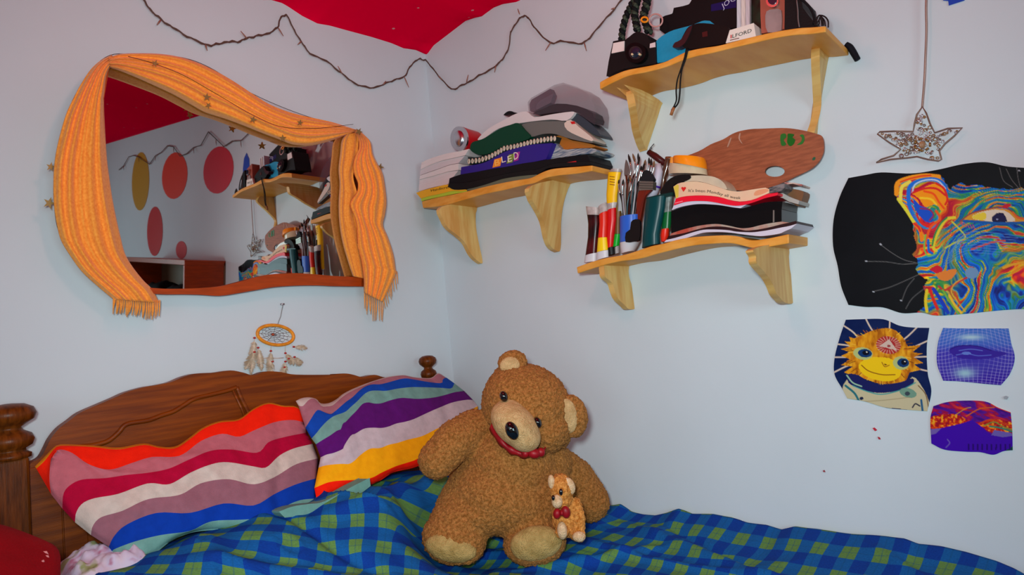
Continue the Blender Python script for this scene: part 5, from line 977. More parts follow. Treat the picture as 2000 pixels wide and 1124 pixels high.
# ---------------- top shelf
camr = thing('camera', 'black and silver film camera at the left end of the high shelf', 'camera', B((1230, 120), .15))
shape('body', CC((205, 605), (300, 585), (385, 580), (440, 540), (500, 490), (560, 462), (640, 480), (700, 505), (742, 600), (822, 598), (826, 760), (832, 932), (600, 970), (380, 1004), (250, 1050), (106, 1122), (140, 900), (175, 740)), .176, .09, MCOL((20, 18, 19), .55), parent=camr, sm=0, bevel=.004)
shape('chrome_plate', CC((208, 632), (370, 600), (366, 745), (182, 782)), .1785, .176, MCOL((224, 214, 210), .3), parent=camr, sm=0, bevel=.0005); shape('chrome_plate', CC((745, 640), (820, 618), (822, 688), (740, 702)), .1785, .176, MCOL((214, 200, 200), .3), parent=camr, sm=0, bevel=.0005)
def discB(mb, cx, cy, r, o1, o0, m, n=28, ry=None):
    P = [(cx + r * math.cos(t), cy + (ry or r) * math.sin(t)) for t in np.linspace(0, 6.2832, n + 1)[:-1]]; return extrB(mb, P, o1, o0, m)
mb = MB(); discB(mb, 1241, 103, 20, .192, .170, MCOL((12, 12, 13), .3)); o = mb.build('lens_barrel', camr, bevel=.002)
mb = MB(); discB(mb, 1241, 103, 13, .1935, .192, MCOL((60, 62, 66), .2, metal=.6)); mb.build('lens_ring', o)
mb = MB(); c = B((1241, 103), .1935); ell(mb, c, .0045, .0145, .0145, mat('lens_glass', (22, 34, 52), .08, coat=.3), np.stack([np.array([1, 0, 0.]), np.array([0, 0, 1.]), np.array([0, 1., 0])], 1), 24, 16); mb.build('lens_glass', o)
mb = MB()
for a, b in ((1234.5, 106), (1249, 106)): discB(mb, a, b, 2.2, .1995, .194, MCOL((210, 190, 150), .2), 10)
mb.build('lens_glint', o)  # two pale discs stand in for highlights on the lens glass
def twisted(name, path, r, root, amp):
    P = resample([B(p, .150) for p in smooth(path, 8)], 70); mb = MB()
    for ph in (0, math.pi):
        Q = []
        for i, p in enumerate(P):
            a = i * .62 + ph; Q.append(p + np.array([math.cos(a) * amp * -1, math.sin(a) * amp * .9, math.sin(a) * amp * .3]))
        tube(mb, Q, r, mat('strap_weave', (14, 20, 20), .8, vs=120, c2=(70, 78, 62), stretch=(1, 1, 2.5)) if ph else mat('strap_dark', (12, 14, 16), .8), 8)
    return mb.build(name, root)
hook_top = CC((600, -330))[0]
cs = thing('camera_strap', 'three thick twisted black cords rising from the camera at the left of the high shelf', 'strap', B((1240, 20), .15))
twisted('cord', CC((330, 590), (345, 430), (400, 230), (480, 60), (560, -120), hook := (600, -300)), .0058, cs, .0055)
twisted('cord', CC((560, 450), (545, 350), (520, 200), (545, 60), (590, -120), (610, -300)), .0062, cs, .006)
twisted('cord', CC((730, 480), (690, 350), (650, 240), (690, 90), (700, -60), (640, -300)), .0066, cs, .0065)
mb = MB(); tube(mb, [B(hook_top, .15) + np.array([0, 0, -.012]), B(hook_top, .15) + np.array([.02, 0, .004]), B(hook_top, .15) * np.array([0, 1, 1]) + np.array([-.001, 0, .01])], .004, SILV, 8); mb.build('wall_hook', None, 'small metal wall hook just above the picture edge holding the twisted cords', 'hook')
kr = thing('keyring', 'pinkish ring with an orange flower bead hanging between the twisted cords and black box', 'keyring', B((1272, 40), .16))
mb = MB(); tube(mb, [B((1281 + 13 * math.cos(t), 40 + 12.5 * math.sin(t)), .156) for t in np.linspace(0, 6.2832, 25)[:-1]], .0024, MCOL((196, 146, 140), .4), 7, True); mb.build('ring', kr)
mb = MB(); tube(mb, [B((1259 + 6.5 * math.cos(t), 38.5 + 5 * math.sin(t)), .166) for t in np.linspace(0, 6.2832, 13)[:-1]], .0028, MCOL((236, 140, 20), .4), 7, True); mb.build('flower_bead', kr)
shape('pouch', C3((576, 292), (596, 258), (640, 226), (700, 198), (800, 172), (860, 150), (905, 136), (965, 160), (975, 300), (900, 324), (760, 368), (680, 394), (592, 418), (580, 360)), .168, .11, mat('blue_nylon', (14, 138, 178), .55, bump=.3, bs=90), 'turquoise blue pouch between the camera and the black glasses case', 'pouch', sm=2, bevel=.008)
gc = thing('glasses_case', 'glossy black glasses case on the high shelf with a cord loop dangling from it', 'case', B((1370, 70), .18))
shape('body', C3((742, 278), (770, 215), (800, 175), (860, 154), (930, 156), (1000, 166), (1060, 182), (1082, 225), (1046, 284), (960, 300), (880, 318), (800, 326), (760, 310)), .188, .15, mat('gloss_black', (10, 10, 11), .5), parent=gc, sm=2, bevel=.008)
shape('zip_end', C3((690, 312), (705, 282), (745, 262), (790, 190), (820, 170), (800, 230), (770, 285), (735, 312), (712, 316)), .192, .16, MCOL((58, 30, 34), .3), parent=gc, sm=2, bevel=.003)
shape('red_patch', C3((885, 215), (920, 205), (922, 240), (888, 246)), .1892, .188, MCOL((70, 20, 20)), parent=gc, sm=0, bevel=0)
mb = MB(); lp = [(783, 318), (770, 380), (748, 450), (722, 530), (714, 600), (716, 660), (702, 700), (684, 730), (700, 718), (728, 680), (738, 620), (742, 540), (752, 460), (776, 390), (792, 318)]
tube(mb, [B(p, .206) for p in smooth(C3(*lp), 4)], .0022, MCOL((14, 13, 12), .6), 6); mb.build('cord_loop', gc)
mb = MB(); tube(mb, [B(p, .206) for p in C3((700, 712), (688, 740), (680, 764))], .0042, MCOL((150, 92, 50), .5), 8); mb.build('cord_tip', gc)
bb = thing('box', 'large black carton with violet and white lettering behind the glasses case', 'box', B((1370, 30), .1))
shape('carton', C3((605, 200), (606, 122), (640, 104), (690, 90), (698, 52), (760, 40), (800, 28), (850, -60), (1118, -60), (1118, 180), (1062, 190), (940, 170), (850, 170), (640, 225)), .110, .03, MCOL((14, 14, 16), .55), parent=bb, sm=0, bevel=.003)
shape('violet_label', C3((945, 30), (1112, -10), (1112, 50), (945, 75)), .1108, .110, MCOL((26, 16, 80)), parent=bb, sm=0, bevel=0)
letters('JOC', C3((1022, 60), (1068, 22), (1108, 2)), 9, .1114, (190, 196, 220), bb, .3)
for k, c in enumerate(((200, 206, 214), (214, 206, 200), (196, 190, 196))):
    x0 = 1116 + 29 * k
    slab('book', C3((x0, -70), (x0 + 27, -70)), C3((x0, 200 - 6 * k), (x0 + 27, 192 - 6 * k)), .135 + .003 * k, .03, mat('upright_%d' % k, c, .6, vs=20, var=.12, stretch=(1, 30, 1)), ['leftmost of the three slim white books standing behind the film box', 'middle one of the three slim white books standing behind the film box', 'rightmost of the three slim white books standing behind the film box'][k], 'book', sm=1)
ib = shape('film_box', C3((1042, 286), (1068, 200), (1150, 176), (1228, 152), (1242, 240), (1140, 264)), .199, .15, MCOL((222, 214, 204), .5), 'white film box with black ILFORD lettering on the front edge of the high shelf', 'box', sm=0, bevel=.001)
letters('LFORD', C3((1086, 252), (1150, 234), (1214, 212)), 6.8, .1998, (20, 20, 24), ib, .3); letters('I', C3((1074, 255), (1081, 253)), 6.8, .1998, (190, 20, 30), ib, .3)
shape('small_print_line', C3((1070, 264), (1130, 250), (1130, 255), (1070, 269)), .1997, .199, MCOL((110, 60, 60)), parent=ib, sm=0, bevel=0)
oc = thing('flash_unit', 'terracotta and silver vintage flash unit standing upright on the high shelf', 'camera flash', B((1508, 30), .15))
shape('body', C3((1270, -70), (1432, -70), (1432, 120), (1430, 192), (1278, 222), (1272, 100)), .165, .08, MCOL((158, 82, 66), .45), parent=oc, sm=0, bevel=.004)
shape('diffuser_plate', C3((1312, 75), (1360, 62), (1410, 68), (1412, 180), (1400, 204), (1320, 214), (1304, 140)), .169, .165, mat('dull_plate', (140, 122, 122), .35, vs=30, var=.15), parent=oc, sm=2, bevel=.002)
mb = MB(); discB(mb, 1508, 2, 12, .176, .165, SILV); discB(mb, 1508, 0, 8.5, .178, .176, mat('lens_glass', (22, 34, 52), .08, coat=.3)); mb.build('round_lens', oc, bevel=.001)
shape('light_meter', C3((1203, -70), (1268, -70), (1272, 100), (1274, 222), (1240, 200), (1236, 160), (1206, 158)), .13, .06, mat('dark_meter', (26, 20, 18), .3, vs=30, c2=(30, 52, 40)), 'dark green-black gadget squeezed between the white books and the flash unit', 'light meter', sm=0, bevel=.003)
cb = thing('camera_bag', 'black camera bag with a curved strap at the right end of the high shelf', 'bag', B((1570, 30), .15))
shape('bag', C3((1434, -70), (1500, -60), (1540, -30), (1552, 50), (1590, 100), (1622, 140), (1652, 172), (1640, 182), (1540, 186), (1434, 196)), .175, .06, mat('bag_black', (15, 14, 16), .6, bump=.2, bs=200), parent=cb, sm=0, bevel=.006)
mb = MB(); tube(mb, [B(p, .176) for p in smooth(C3((1520, -20), (1560, 10), (1592, 40), (1616, 80), (1628, 120), (1626, 160)), 4)], .0028, MCOL((14, 14, 18), .6), 7); mb.build('strap', cb)
mb = MB(); tube(mb, [B(p, .177) for p in smooth(C3((1512, 0), (1520, 70), (1522, 130), (1530, 180)), 4)], .0016, MCOL((110, 96, 96), .4), 6); mb.build('zip', cb)
mb = MB()
for pth in ([(1630, 172), (1640, 130), (1656, 104), (1670, 104), (1684, 130), (1690, 170)], [(1636, 176), (1650, 120), (1668, 102), (1700, 112), (1720, 140), (1721, 182)], [(1632, 178), (1655, 140), (1666, 118), (1676, 140), (1680, 172)], [(1640, 178), (1660, 160), (1662, 125), (1672, 110), (1695, 135), (1702, 172)]):
    tube(mb, [B(p, .185) for p in smooth(C3(*pth), 4)], .0016, MCOL((24, 14, 16), .5), 6)
mb.build('cable', None, 'thin tangled black cables at the front right corner of the high shelf', 'cable')
mb = MB(); stp = [B(C3((1640, 190))[0], .12), B(C3((1760, 215))[0], .05), B((1652, 86), .014), B((1660, 92), .012), B((1667, 103), .010), B((1675, 117), .010)]
tube(mb, smooth(stp[2:], 5), [.006, .0075, .0078, .007], MCOL((14, 16, 24), .7), 8); mb.build('strap_end', None, 'black strap end drooping off the right back corner of the high shelf', 'strap')
# ---------------- lower shelf
def rows(f, *rs): return [(f(a)[0], f(b)[0]) for a, b in rs]
CRIMP = mat('tube_crimp', (178, 166, 162), .3, vs=60, var=.2)
CAPW = MCOL((206, 206, 212), .4)
def ptube(label, segs, o, depth, marks=None):
    """paint tube standing on its cap; segs: list of (name, rows, material)"""
    t = thing('paint_tube', label, 'paint tube', B(segs[0][1][-1][0], o), None)
    for nm, rw, m in segs:
        mb = MB(); vloftB(mb, rw, o, depth, m); mb.build(nm, t)
    return t
R_ = lambda *rs: rows(C24, *rs)
ptube('maroon paint tube standing at the left end of the lower shelf', [('crimped_end', R_(((70, 578), (188, 590)), ((80, 656), (186, 658))), CRIMP), ('tube_body', R_(((82, 657), (186, 657)), ((92, 740), (188, 740)), ((90, 860), (178, 860)), ((66, 1028), (168, 1002))), mat('maroon_tube', (40, 14, 16), .25, vs=14, c2=(96, 14, 20))), ('cap', R_(((64, 1030), (170, 1002)), ((54, 1096), (166, 1080))), CAPW)], .128, .012)
ptube('red and yellow paint tube next to the maroon one', [('tube_body', R_(((192, 660), (262, 622)), ((196, 740), (262, 724)), ((182, 868), (256, 860))), MCOL((222, 36, 14), .3)), ('label_band', R_(((182, 869), (256, 861)), ((170, 1002), (268, 976))), MCOL((246, 206, 10), .3)), ('cap', R_(((168, 1003), (270, 978)), ((166, 1078), (272, 1042))), CAPW), ('crimped_end', R_(((186, 588), (256, 540)), ((192, 658), (262, 620))), CRIMP)], .132, .012)
ptube('all-red paint tube third from the left on the lower shelf', [('tube_body', R_(((264, 622), (340, 590)), ((262, 720), (342, 700)), ((262, 850), (326, 832)), ((266, 966), (312, 946))), MCOL((210, 14, 18), .3)), ('cap', R_(((268, 968), (326, 946)), ((276, 1034), (330, 1014))), MCOL((24, 22, 24), .4)), ('crimped_end', R_(((258, 560), (350, 540)), ((264, 620), (340, 590))), CRIMP)], .120, .012)
ptube('brown and bright green paint tube beside the blue brush mug', [('tube_body', R_(((340, 640), (388, 620)), ((336, 740), (386, 732)), ((328, 834), (386, 828))), MCOL((112, 78, 34), .35)), ('label_band', R_(((328, 836), (386, 830)), ((314, 960), (368, 936))), MCOL((18, 176, 44), .35)), ('cap', R_(((332, 962), (370, 938)), ((334, 1020), (372, 1004))), MCOL((160, 156, 156), .4))], .106, .010)
yt = ptube('tall yellow paint tube standing behind the red one', [('tube_body', R_(((274, 268), (386, 266)), ((264, 380), (362, 390)), ((258, 470), (352, 480)), ((262, 600), (350, 590)), ((270, 900), (330, 880))), MCOL((250, 196, 6), .35)), ('crimped_end', R_(((300, 238), (392, 236)), ((282, 266), (386, 264))), CRIMP)], .085, .012)
mb = MB()
for k in range(4): extrB(mb, C24((284, 300 + 24 * k), (328, 306 + 24 * k), (326, 312 + 24 * k), (286, 308 + 24 * k)), .098, .0955, MCOL((150, 90, 10)))
mb.build('printed_mark', yt)
mug = thing('mug', 'blue and white mug with a black flower print, crammed with paintbrushes', 'mug', B((1228, 490), .1))
mb = MB(); vloftB(mb, R_(((388, 680), (568, 650)), ((388, 800), (568, 775)), ((388, 914), (556, 890))), .105, .03, MCOL((44, 96, 200), .3)); mb.build('mug_body', mug)
mb = MB(); vloftB(mb, R_(((390, 916), (556, 892)), ((392, 960), (530, 945)), ((400, 1016), (505, 985))), .105, .03, MCOL((206, 204, 210), .3)); mb.build('white_base', mug)
shape('flower_print', C24((430, 905), (432, 820), (470, 790), (480, 720), (520, 695), (560, 710), (562, 800), (552, 888), (500, 900)), .1375, .130, MCOL((22, 16, 16), .4), parent=mug, sm=2, bevel=.001)
br = [((455, 100), (480, 250), (440, 420), (448, 700)), ((495, 95), (520, 230), (470, 430), (470, 700)), ((545, 90), (545, 230), (500, 420), (480, 700)), ((560, 125), (530, 260), (520, 430), (490, 700)), ((612, 150), (590, 260), (545, 420), (500, 700)), ((645, 130), (640, 240), (600, 330), (520, 700)), ((665, 140), (660, 260), (620, 340), (535, 700)), ((692, 160), (680, 260), (640, 350), (545, 700)), ((575, 205), (560, 300), (500, 500), (455, 700)), ((602, 180), (570, 320), (540, 480), (510, 700)), ((470, 300), (480, 400), (450, 540), (440, 700)), ((410, 330), (400, 430), (410, 560), (425, 700)), ((365, 320), (370, 420), (400, 540), (415, 700))]
hc = [(20, 20, 22), (60, 20, 20), (20, 60, 70), (150, 150, 155), (30, 30, 34), (120, 40, 20), (24, 70, 80), (40, 40, 44)]
for i, pts in enumerate(br):
    o = .100 + .012 * ((i * 5) % 4 - 1.5) * .8; Q = smooth([B(p, o) for p in C24(*pts)], 8); n = len(Q)
    t = thing('paintbrush', 'slim paintbrush standing bristles-up in the blue and white mug', 'paintbrush', B(C24(pts[-1])[0], o), 'slim brushes in the mug')
    mb = MB(); tube(mb, Q[int(n * .45):], .0028, MCOL(hc[i % 8], .25), 7); mb.build('handle', t)
    mb = MB(); tube(mb, Q[int(n * .18):int(n * .45) + 1], .0028, mat('ferrule', (206, 206, 210), .18, 1.0), 8); mb.build('ferrule', t)
    mb = MB(); tube(mb, Q[:int(n * .18) + 1], [.0008, .003, .0036, .0028], MCOL(((40, 24, 20), (120, 80, 50), (30, 26, 26))[i % 3], .7), 8); mb.build('bristles', t)
fb = thing('paintbrush', 'broad flat brush with a silver-banded ferrule in front of the slim ones', 'paintbrush', B((1262, 380), .11))
shape('bristles', C24((558, 345), (575, 300), (600, 250), (640, 250), (672, 300), (682, 348)), .118, .104, MCOL((26, 26, 30), .7), parent=fb, sm=2)
shape('ferrule', C24((556, 346), (684, 350), (680, 425), (552, 432)), .120, .102, MCOL((150, 142, 130), .25, metal=.8), parent=fb, sm=0)
for k in range(3): shape('ferrule_band', C24((556, 362 + 22 * k), (682, 366 + 22 * k), (682, 372 + 22 * k), (556, 368 + 22 * k)), .1212, .119, MCOL((60, 50, 46), .3), parent=fb, sm=0, bevel=0)
shape('handle', C24((560, 434), (664, 428), (610, 480), (590, 560), (560, 720), (535, 720), (530, 560), (540, 480)), .117, .106, MCOL((110, 30, 12), .3), parent=fb, sm=2)
pk = thing('palette_knife', 'grey leaf-shaped palette knife standing among the brush tips', 'palette knife', B((1224, 320), .095))
shape('blade', C24((432, 150), (448, 190), (462, 240), (450, 290), (420, 300), (418, 240)), .094, .091, MCOL((130, 118, 112), .3, metal=.6), parent=pk, sm=2, bevel=.0004)
mb = MB(); tube(mb, [B(p, .092) for p in C24((436, 290), (446, 400), (450, 560), (455, 700))], .003, MCOL((90, 40, 24), .35), 8); mb.build('handle', pk)
mk = thing('marker_pen', 'fat white marker pen with a violet band leaning right behind the teal tube', 'marker pen', B((1278, 350), .09))
mb = MB(); tube(mb, [B(p, .085) for p in C24((728, 190), (735, 260), (715, 360), (690, 440), (660, 500))], [.008, .0135, .0135, .013], MCOL((196, 190, 206), .4), 14); mb.build('barrel', mk)
mb = MB(); tube(mb, [B(p, .085) for p in C24((712, 385), (706, 402))], .0142, MCOL((70, 30, 150), .4), 14); mb.build('violet_band', mk)
pc = thing('brush', 'dark red stubby brush poking up left beside the orange-lidded jar', 'brush', B((1280, 305), .07))
mb = MB(); tube(mb, [B(p, .07) for p in C24((640, 80), (700, 118), (790, 185))], [.008, .010, .009], MCOL((74, 22, 22), .35), 12); mb.build('handle', pc)
mb = MB(); tube(mb, [B(p, .07) for p in C24((640, 78), (655, 45), (690, 5))], .0014, MCOL((50, 40, 44)), 5); tube(mb, [B(p, .07) for p in C24((648, 85), (664, 50), (672, 40))], .0014, MCOL((50, 40, 44)), 5); mb.build('stray_bristles', pc)
TEAL = mat('teal_gloss', (4, 62, 66), .3)
tt = thing('paint_tube', 'large glossy dark teal tube standing in the middle of the lower shelf', 'paint tube', B((1272, 480), .13))
mb = MB(); vloftB(mb, R_(((622, 516), (800, 480)), ((612, 600), (788, 590)), ((602, 720), (764, 715)), ((594, 840), (738, 832)), ((584, 962), (742, 918))), .128, .016, TEAL); mb.build('tube_body', tt)
shape('crimped_end', C24((618, 498), (700, 478), (860, 448), (858, 478), (760, 500), (620, 522)), .133, .124, MCOL((20, 50, 48), .3), parent=tt, sm=0)
gt = thing('paint_tube', 'narrow green paint tube with a red cap wedged beside the black albums', 'paint tube', B((1296, 470), .12))
mb = MB(); vloftB(mb, R_(((790, 500), (862, 480)), ((782, 640), (850, 625))), .112, .010, mat('clear_tube', (120, 130, 126), .2, vs=40, var=.4)); mb.build('crimped_end', gt)
mb = MB(); vloftB(mb, R_(((782, 641), (850, 626)), ((764, 740), (845, 735)), ((760, 800), (838, 790))), .112, .010, MCOL((16, 104, 50), .3)); mb.build('tube_body', gt)
mb = MB(); vloftB(mb, R_(((764, 790), (826, 778)), ((752, 850), (824, 842)), ((760, 905), (800, 896))), .120, .010, MCOL((226, 40, 16), .35)); mb.build('cap', gt)
gb_ = thing('bottle', 'slim brown glass bottle just left of the orange-lidded jar', 'bottle', B((1300, 340), .07))
mb = MB(); vloftB(mb, R_(((792, 150), (850, 140)), ((776, 220), (842, 220)), ((756, 320), (800, 320)), ((748, 420), (790, 420)), ((760, 640), (820, 630)), ((764, 880), (824, 870))), .072, .012, mat('brown_glass', (84, 50, 34), .15, coat=.5)); mb.build('bottle_body', gb_)
mb = MB(); vloftB(mb, R_(((796, 128), (846, 122)), ((792, 149), (850, 140))), .072, .012, MCOL((110, 60, 34), .4)); mb.build('stopper', gb_)
shape('cloth_pouch', C4((548, 432), (560, 390), (590, 352), (640, 325), (706, 322), (716, 340), (680, 360), (630, 372), (622, 400), (632, 430)), .118, .07, mat('pouch_black', (16, 14, 14), .5, bump=.3, bs=100), 'crumpled shiny black pouch draped under the orange-lidded jar', 'pouch', sm=3, bevel=.005)
jar = thing('jar', 'glass jar with a bright orange lid standing on the curled plastic', 'jar', B((1345, 330), .09))
R5 = lambda *rs: rows(C5, *rs)
mb = MB(); vloftB(mb, R5(((205, 146), (500, 150)), ((200, 160), (512, 166)), ((200, 200), (525, 222)), ((200, 212), (530, 268))), .085, .045, mat('orange_lid', (246, 142, 16), .3), 28); mb.build('lid', jar)
mb = MB(); vloftB(mb, R5(((158, 150), (210, 146)), ((152, 210), (206, 206)), ((150, 270), (200, 268))), .090, .012, mat('lid_rim', (236, 160, 60), .25), 20); mb.build('lid_side', jar)
mb = MB(); vloftB(mb, R5(((160, 214), (530, 262)), ((152, 262), (532, 290)), ((148, 330), (538, 332))), .080, .042, mat('jar_glass', (206, 188, 156), .15, vs=20, var=.12, coat=.5), 28); mb.build('jar_body', jar)
# books of the lower shelf
m3t = C5((112, 1012), (200, 992), (300, 962), (400, 930), (500, 906), (600, 902), (700, 905), (780, 912), (850, 925), (1000, 932), (1100, 922), (1200, 906), (1300, 885), (1400, 866), (1480, 842))
m3b = C5((90, 1038), (200, 1020), (300, 998), (400, 966), (500, 936), (600, 930), (700, 930), (800, 938), (900, 952), (1000, 964), (1100, 972), (1200, 962), (1300, 945), (1350, 922), (1420, 892))
m2t = C5((150, 968), (220, 955), (300, 940), (400, 912), (500, 886), (600, 872), (700, 872), (800, 886), (880, 902), (950, 914), (1030, 908), (1100, 898), (1200, 878), (1300, 852), (1400, 830), (1470, 812))
bb_ = C5((165, 944), (230, 922), (300, 900), (380, 880), (450, 864), (550, 850), (640, 845), (720, 854), (800, 870), (860, 884), (920, 890), (1000, 882), (1080, 862), (1150, 846), (1230, 832), (1320, 820))
bm = C5((165, 806), (240, 782), (320, 760), (400, 742), (500, 730), (600, 724), (720, 730), (850, 738), (930, 732), (1000, 722), (1080, 708), (1150, 698), (1240, 692), (1320, 690))
btp = C5((165, 712), (220, 690), (280, 670), (350, 654), (420, 644), (500, 640), (580, 644), (660, 650), (740, 662), (820, 676), (890, 684), (960, 668), (1050, 642), (1130, 622), (1200, 612), (1330, 608))
wpb = C5((172, 700), (220, 680), (280, 662), (350, 648), (420, 638), (500, 636), (580, 640), (660, 646), (740, 658), (820, 672), (890, 680))
rt = C5((214, 580), (270, 564), (330, 554), (420, 548), (500, 548), (580, 552), (650, 560), (710, 574), (760, 590), (820, 604), (880, 612), (940, 608), (1000, 598), (1060, 578), (1120, 552), (1180, 530), (1280, 516))
rb = C5((192, 650), (240, 634), (300, 616), (380, 606), (460, 604), (540, 607), (620, 618), (700, 634), (760, 645), (830, 654), (900, 650), (960, 638), (1020, 620), (1090, 596), (1150, 574), (1275, 545))
slab('magazine', m3t, m3b, .147, .01, MCOL((204, 198, 214), .45), 'white-edged magazine lying directly on the lower shelf board', 'magazine')
slab('magazine', m2t, [(x, y) for x, y in m3t], .144, .012, MCOL((44, 18, 22), .4), 'dark maroon magazine second from the bottom on the lower shelf', 'magazine')
slab('magazine', bb_, [(x, y) for x, y in m2t[:-1]], .141, .02, mat('beige_pages', (170, 160, 146), .5, vs=14, c2=(176, 70, 54), stretch=(1, 1.6, 1)), 'beige and reddish magazine right under the black albums', 'magazine')
al = slab('album', bm, bb_, .138, .02, mat('album_black', (16, 14, 15), .22), 'lower glossy black photo album on the lower shelf', 'album', ms=MCOL((84, 86, 88), .4))
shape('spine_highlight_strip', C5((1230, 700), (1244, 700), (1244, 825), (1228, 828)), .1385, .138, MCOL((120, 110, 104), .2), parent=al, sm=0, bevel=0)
slab('album', btp, bm, .136, .02, mat('album_black2', (12, 11, 13), .25), 'upper glossy black photo album under the white-paged book', 'album', ms=MCOL((60, 56, 54), .4))
slab('book', [(x, y) for x, y in rb[:12]], wpb, .134, .02, MCOL((204, 202, 220), .6), 'white-paged book wedged between the red book and the upper album', 'book')
rbk = slab('book', rt, rb, .138, .03, MCOL((232, 12, 46), .4), 'bright crimson book bent in a wave under the cream strip with handwriting')
for k_ in range(5): shape('print_dash', C5((208 + 16 * k_, 630 - 4 * k_), (219 + 16 * k_, 627 - 4 * k_), (219 + 16 * k_, 618 - 4 * k_), (208 + 16 * k_, 621 - 4 * k_)), .1386, .138, MCOL((244, 150, 166)), parent=rbk, sm=0, bevel=0)
tn = shape('paper_strip', C5((188, 455), (230, 425), (270, 412), (350, 402), (430, 400), (520, 415), (600, 440), (670, 465), (740, 487), (800, 500), (860, 506), (930, 498), (1000, 486), (1080, 474), (1150, 465), (1190, 482), (1190, 520), (1120, 550), (1060, 576), (1000, 596), (940, 606), (880, 610), (820, 602), (760, 588), (710, 572), (650, 558), (580, 550), (500, 546), (420, 546), (330, 552), (270, 562), (214, 578), (205, 520)), .130, .04, mat('cream_roll', (226, 196, 160), .6, vs=12, c2=(222, 178, 150)), 'cream roll with handwriting and a small red heart lying on the crimson book', 'roll', sm=0)
shape('yellow_end', C5((190, 458), (228, 430), (244, 440), (240, 560), (214, 576), (206, 520)), .1308, .130, MCOL((214, 190, 70)), parent=tn, sm=0, bevel=0)
shape('orange_smudge', C5((1050, 500), (1120, 480), (1170, 480), (1180, 500), (1120, 530), (1060, 548), (1030, 540)), .1308, .130, MCOL((222, 150, 110)), parent=tn, sm=2, bevel=0)
letters("It's been Monday all week", C5((345, 510), (440, 508), (540, 516), (640, 532), (740, 560), (820, 580), (890, 586)), 5.6, .1312, (60, 44, 40), tn, .1)
mb = MB(); extrB(mb, C5((293, 508), (280, 488), (270, 470), (276, 458), (288, 458), (296, 466), (304, 456), (318, 460), (318, 474), (306, 490)), .1314, .1302, MCOL((214, 30, 26))); mb.build('red_heart', tn)
shape('plastic_wrap', C5((335, 348), (400, 338), (480, 336), (560, 342), (620, 354), (680, 384), (720, 420), (748, 470), (740, 484), (670, 463), (600, 438), (520, 413), (430, 398), (350, 400), (300, 405)), .115, .05, mat('milky_wrap', (206, 194, 168), .25, vs=18, c2=(186, 176, 156), coat=.4), 'milky curled plastic sheet under the orange-lidded jar', 'plastic sheet', sm=2)
shape('leaflet', C5((1190, 462), (1270, 440), (1340, 412), (1352, 430), (1348, 470), (1300, 508), (1195, 520)), .130, .07, mat('printed_dark', (44, 50, 56), .4, vs=50, c2=(130, 120, 120), stretch=(1, 1, 5)), 'folded dark leaflet at the right end of the cream roll', 'leaflet', sm=0)
shape('magazine', C5((1350, 408), (1450, 412), (1542, 432), (1528, 450), (1440, 424), (1352, 432)), .08, .02, mat('red_page', (150, 50, 50), .5, vs=20, c2=(206, 190, 176), stretch=(1, 1, 8)), 'thin red and cream magazine whose corner sticks out at the right below the palette', 'magazine', sm=0)
shape('cardboard', C5((1300, 560), (1345, 500), (1420, 480), (1500, 488), (1550, 512), (1535, 580), (1500, 660), (1440, 630)), .07, .02, MCOL((116, 76, 44)), 'rounded brown cardboard piece behind the right end of the black albums', 'cardboard', sm=2)
shape('magazine', C5((1285, 520), (1330, 520), (1400, 560), (1505, 600), (1495, 640), (1400, 612), (1335, 575), (1280, 560)), .10, .02, MCOL((170, 166, 160)), 'grey paper end drooping at the right under the crimson book', 'magazine', sm=0)
# palette
po = C4((560, 250), (640, 232), (760, 190), (830, 150), (900, 122), (950, 92), (1000, 74), (1060, 64), (1110, 62), (1230, 58), (1300, 63), (1370, 76), (1430, 92), (1456, 105), (1466, 140), (1465, 190), (1452, 225), (1435, 252), (1400, 285), (1350, 312), (1300, 335), (1250, 360), (1200, 380), (1150, 396), (1100, 406), (1050, 412), (990, 410), (950, 404), (880, 372), (820, 380), (700, 330), (600, 300))
pal = thing('palette', 'big brown wooden artist palette with green paint dabs leaning on the wall', 'palette', B((1480, 330), .05))
po = [tuple(p) for p in smooth(po, 3, True)]; hole = [C4((1190 + 56 * math.cos(t), 302 + 31 * math.sin(t)))[0] for t in np.linspace(0, 6.2832, 25)[:-1]]
mb = MB(); extrB(mb, po, .052, .047, mat('palette_wood', (136, 72, 44), .5, vs=14, c2=(160, 88, 56), stretch=(1, 2, 12)), [hole[::-1]]); mb.build('panel', pal, bevel=.0008)
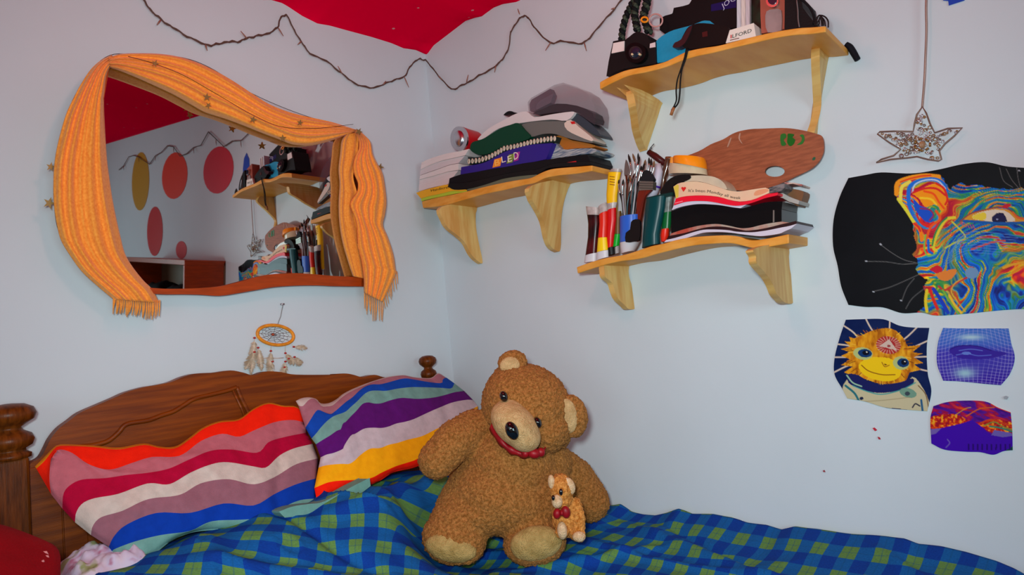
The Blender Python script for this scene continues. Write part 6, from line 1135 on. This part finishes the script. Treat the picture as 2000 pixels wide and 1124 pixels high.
for poly, c in ((C4((1225, 95), (1250, 90), (1255, 110), (1240, 125), (1255, 150), (1230, 158), (1222, 130)), (20, 104, 30)), (C4((1265, 90), (1300, 95), (1290, 110), (1305, 125), (1295, 150), (1275, 160), (1260, 140), (1262, 115)), (16, 96, 24)), (C4((1330, 100), (1350, 95), (1358, 120), (1345, 148), (1315, 152), (1338, 135), (1342, 112)), (24, 110, 34)), (C4((1405, 225), (1418, 222), (1416, 236), (1402, 240)), (20, 90, 60)), (C4((940, 115), (946, 118), (930, 160), (922, 162)), (170, 130, 110)), (C4((992, 88), (998, 90), (994, 118), (1008, 146), (1000, 140), (986, 116)), (180, 140, 120))):
    mb = MB(); extrB(mb, [tuple(p) for p in smooth(poly, 3, True)], .0532, .052, MCOL(c, .4)); mb.build('paint_dab', pal)
# ================================================================= seen only in the mirror: things further along the right wall
for nm, y, z, w_, h, c, lab in (('paper_cutout', -2.175, 2.03, .42, .29, (205, 20, 50), 'plain crimson paper cutout on the right wall, mirrored beside the blue one'), ('paper_cutout', -2.854, 2.04, .44, .32, (225, 50, 20), 'plain orange-red paper cutout on the right wall seen in the mirror'), ('paper_cutout', -3.50, 2.04, .36, .44, (190, 140, 30), 'plain yellow paper cutout furthest along the right wall, seen in the mirror')):
    sheet(nm, y, z, w_, h, c, lab, 'paper cutout')
sheet('paper_cutout', -3.2, 1.66, .30, .36, (190, 14, 24), 'dark red paper cutout low in the mirror reflection, under the yellow one', 'paper cutout')
sheet('paper_cutout', -2.72, 1.53, .18, .12, (196, 14, 34), 'smallest red paper cutout, just above the wooden crate shelf in the mirror', 'paper cutout')
cr = thing('crate_shelf', 'brown open wooden crate on the right wall holding dark bundles, seen in the mirror', 'crate', (-.12, -2.6, 1.2))
for nm, lo, hi in (('back_panel', (-.012, -3.05, 1.18), (-.001, -2.05, 1.46)), ('bottom_board', (-.24, -3.05, 1.16), (-.001, -2.05, 1.18)), ('top_board', (-.24, -3.05, 1.44), (-.001, -2.05, 1.47)), ('side_board', (-.24, -2.07, 1.18), (-.012, -2.05, 1.44)), ('side_board', (-.24, -3.05, 1.18), (-.012, -3.03, 1.44))):
    mb = MB(); box(mb, lo, hi, FRAME if nm != 'back_panel' else MCOL((120, 90, 66))); mb.build(nm, cr, bevel=.002)
for y in (-2.3, -2.65): 
    mb = MB(); superpillow(mb, (-.13, y, 1.25), (.09, .15, .065), BLK2, 0, 0, .5, 16); mb.build('bundle', None, 'rolled black clothes bundle in the wooden crate, ' + ('nearer the corner' if y > -2.5 else 'further from the corner'), 'bundle')
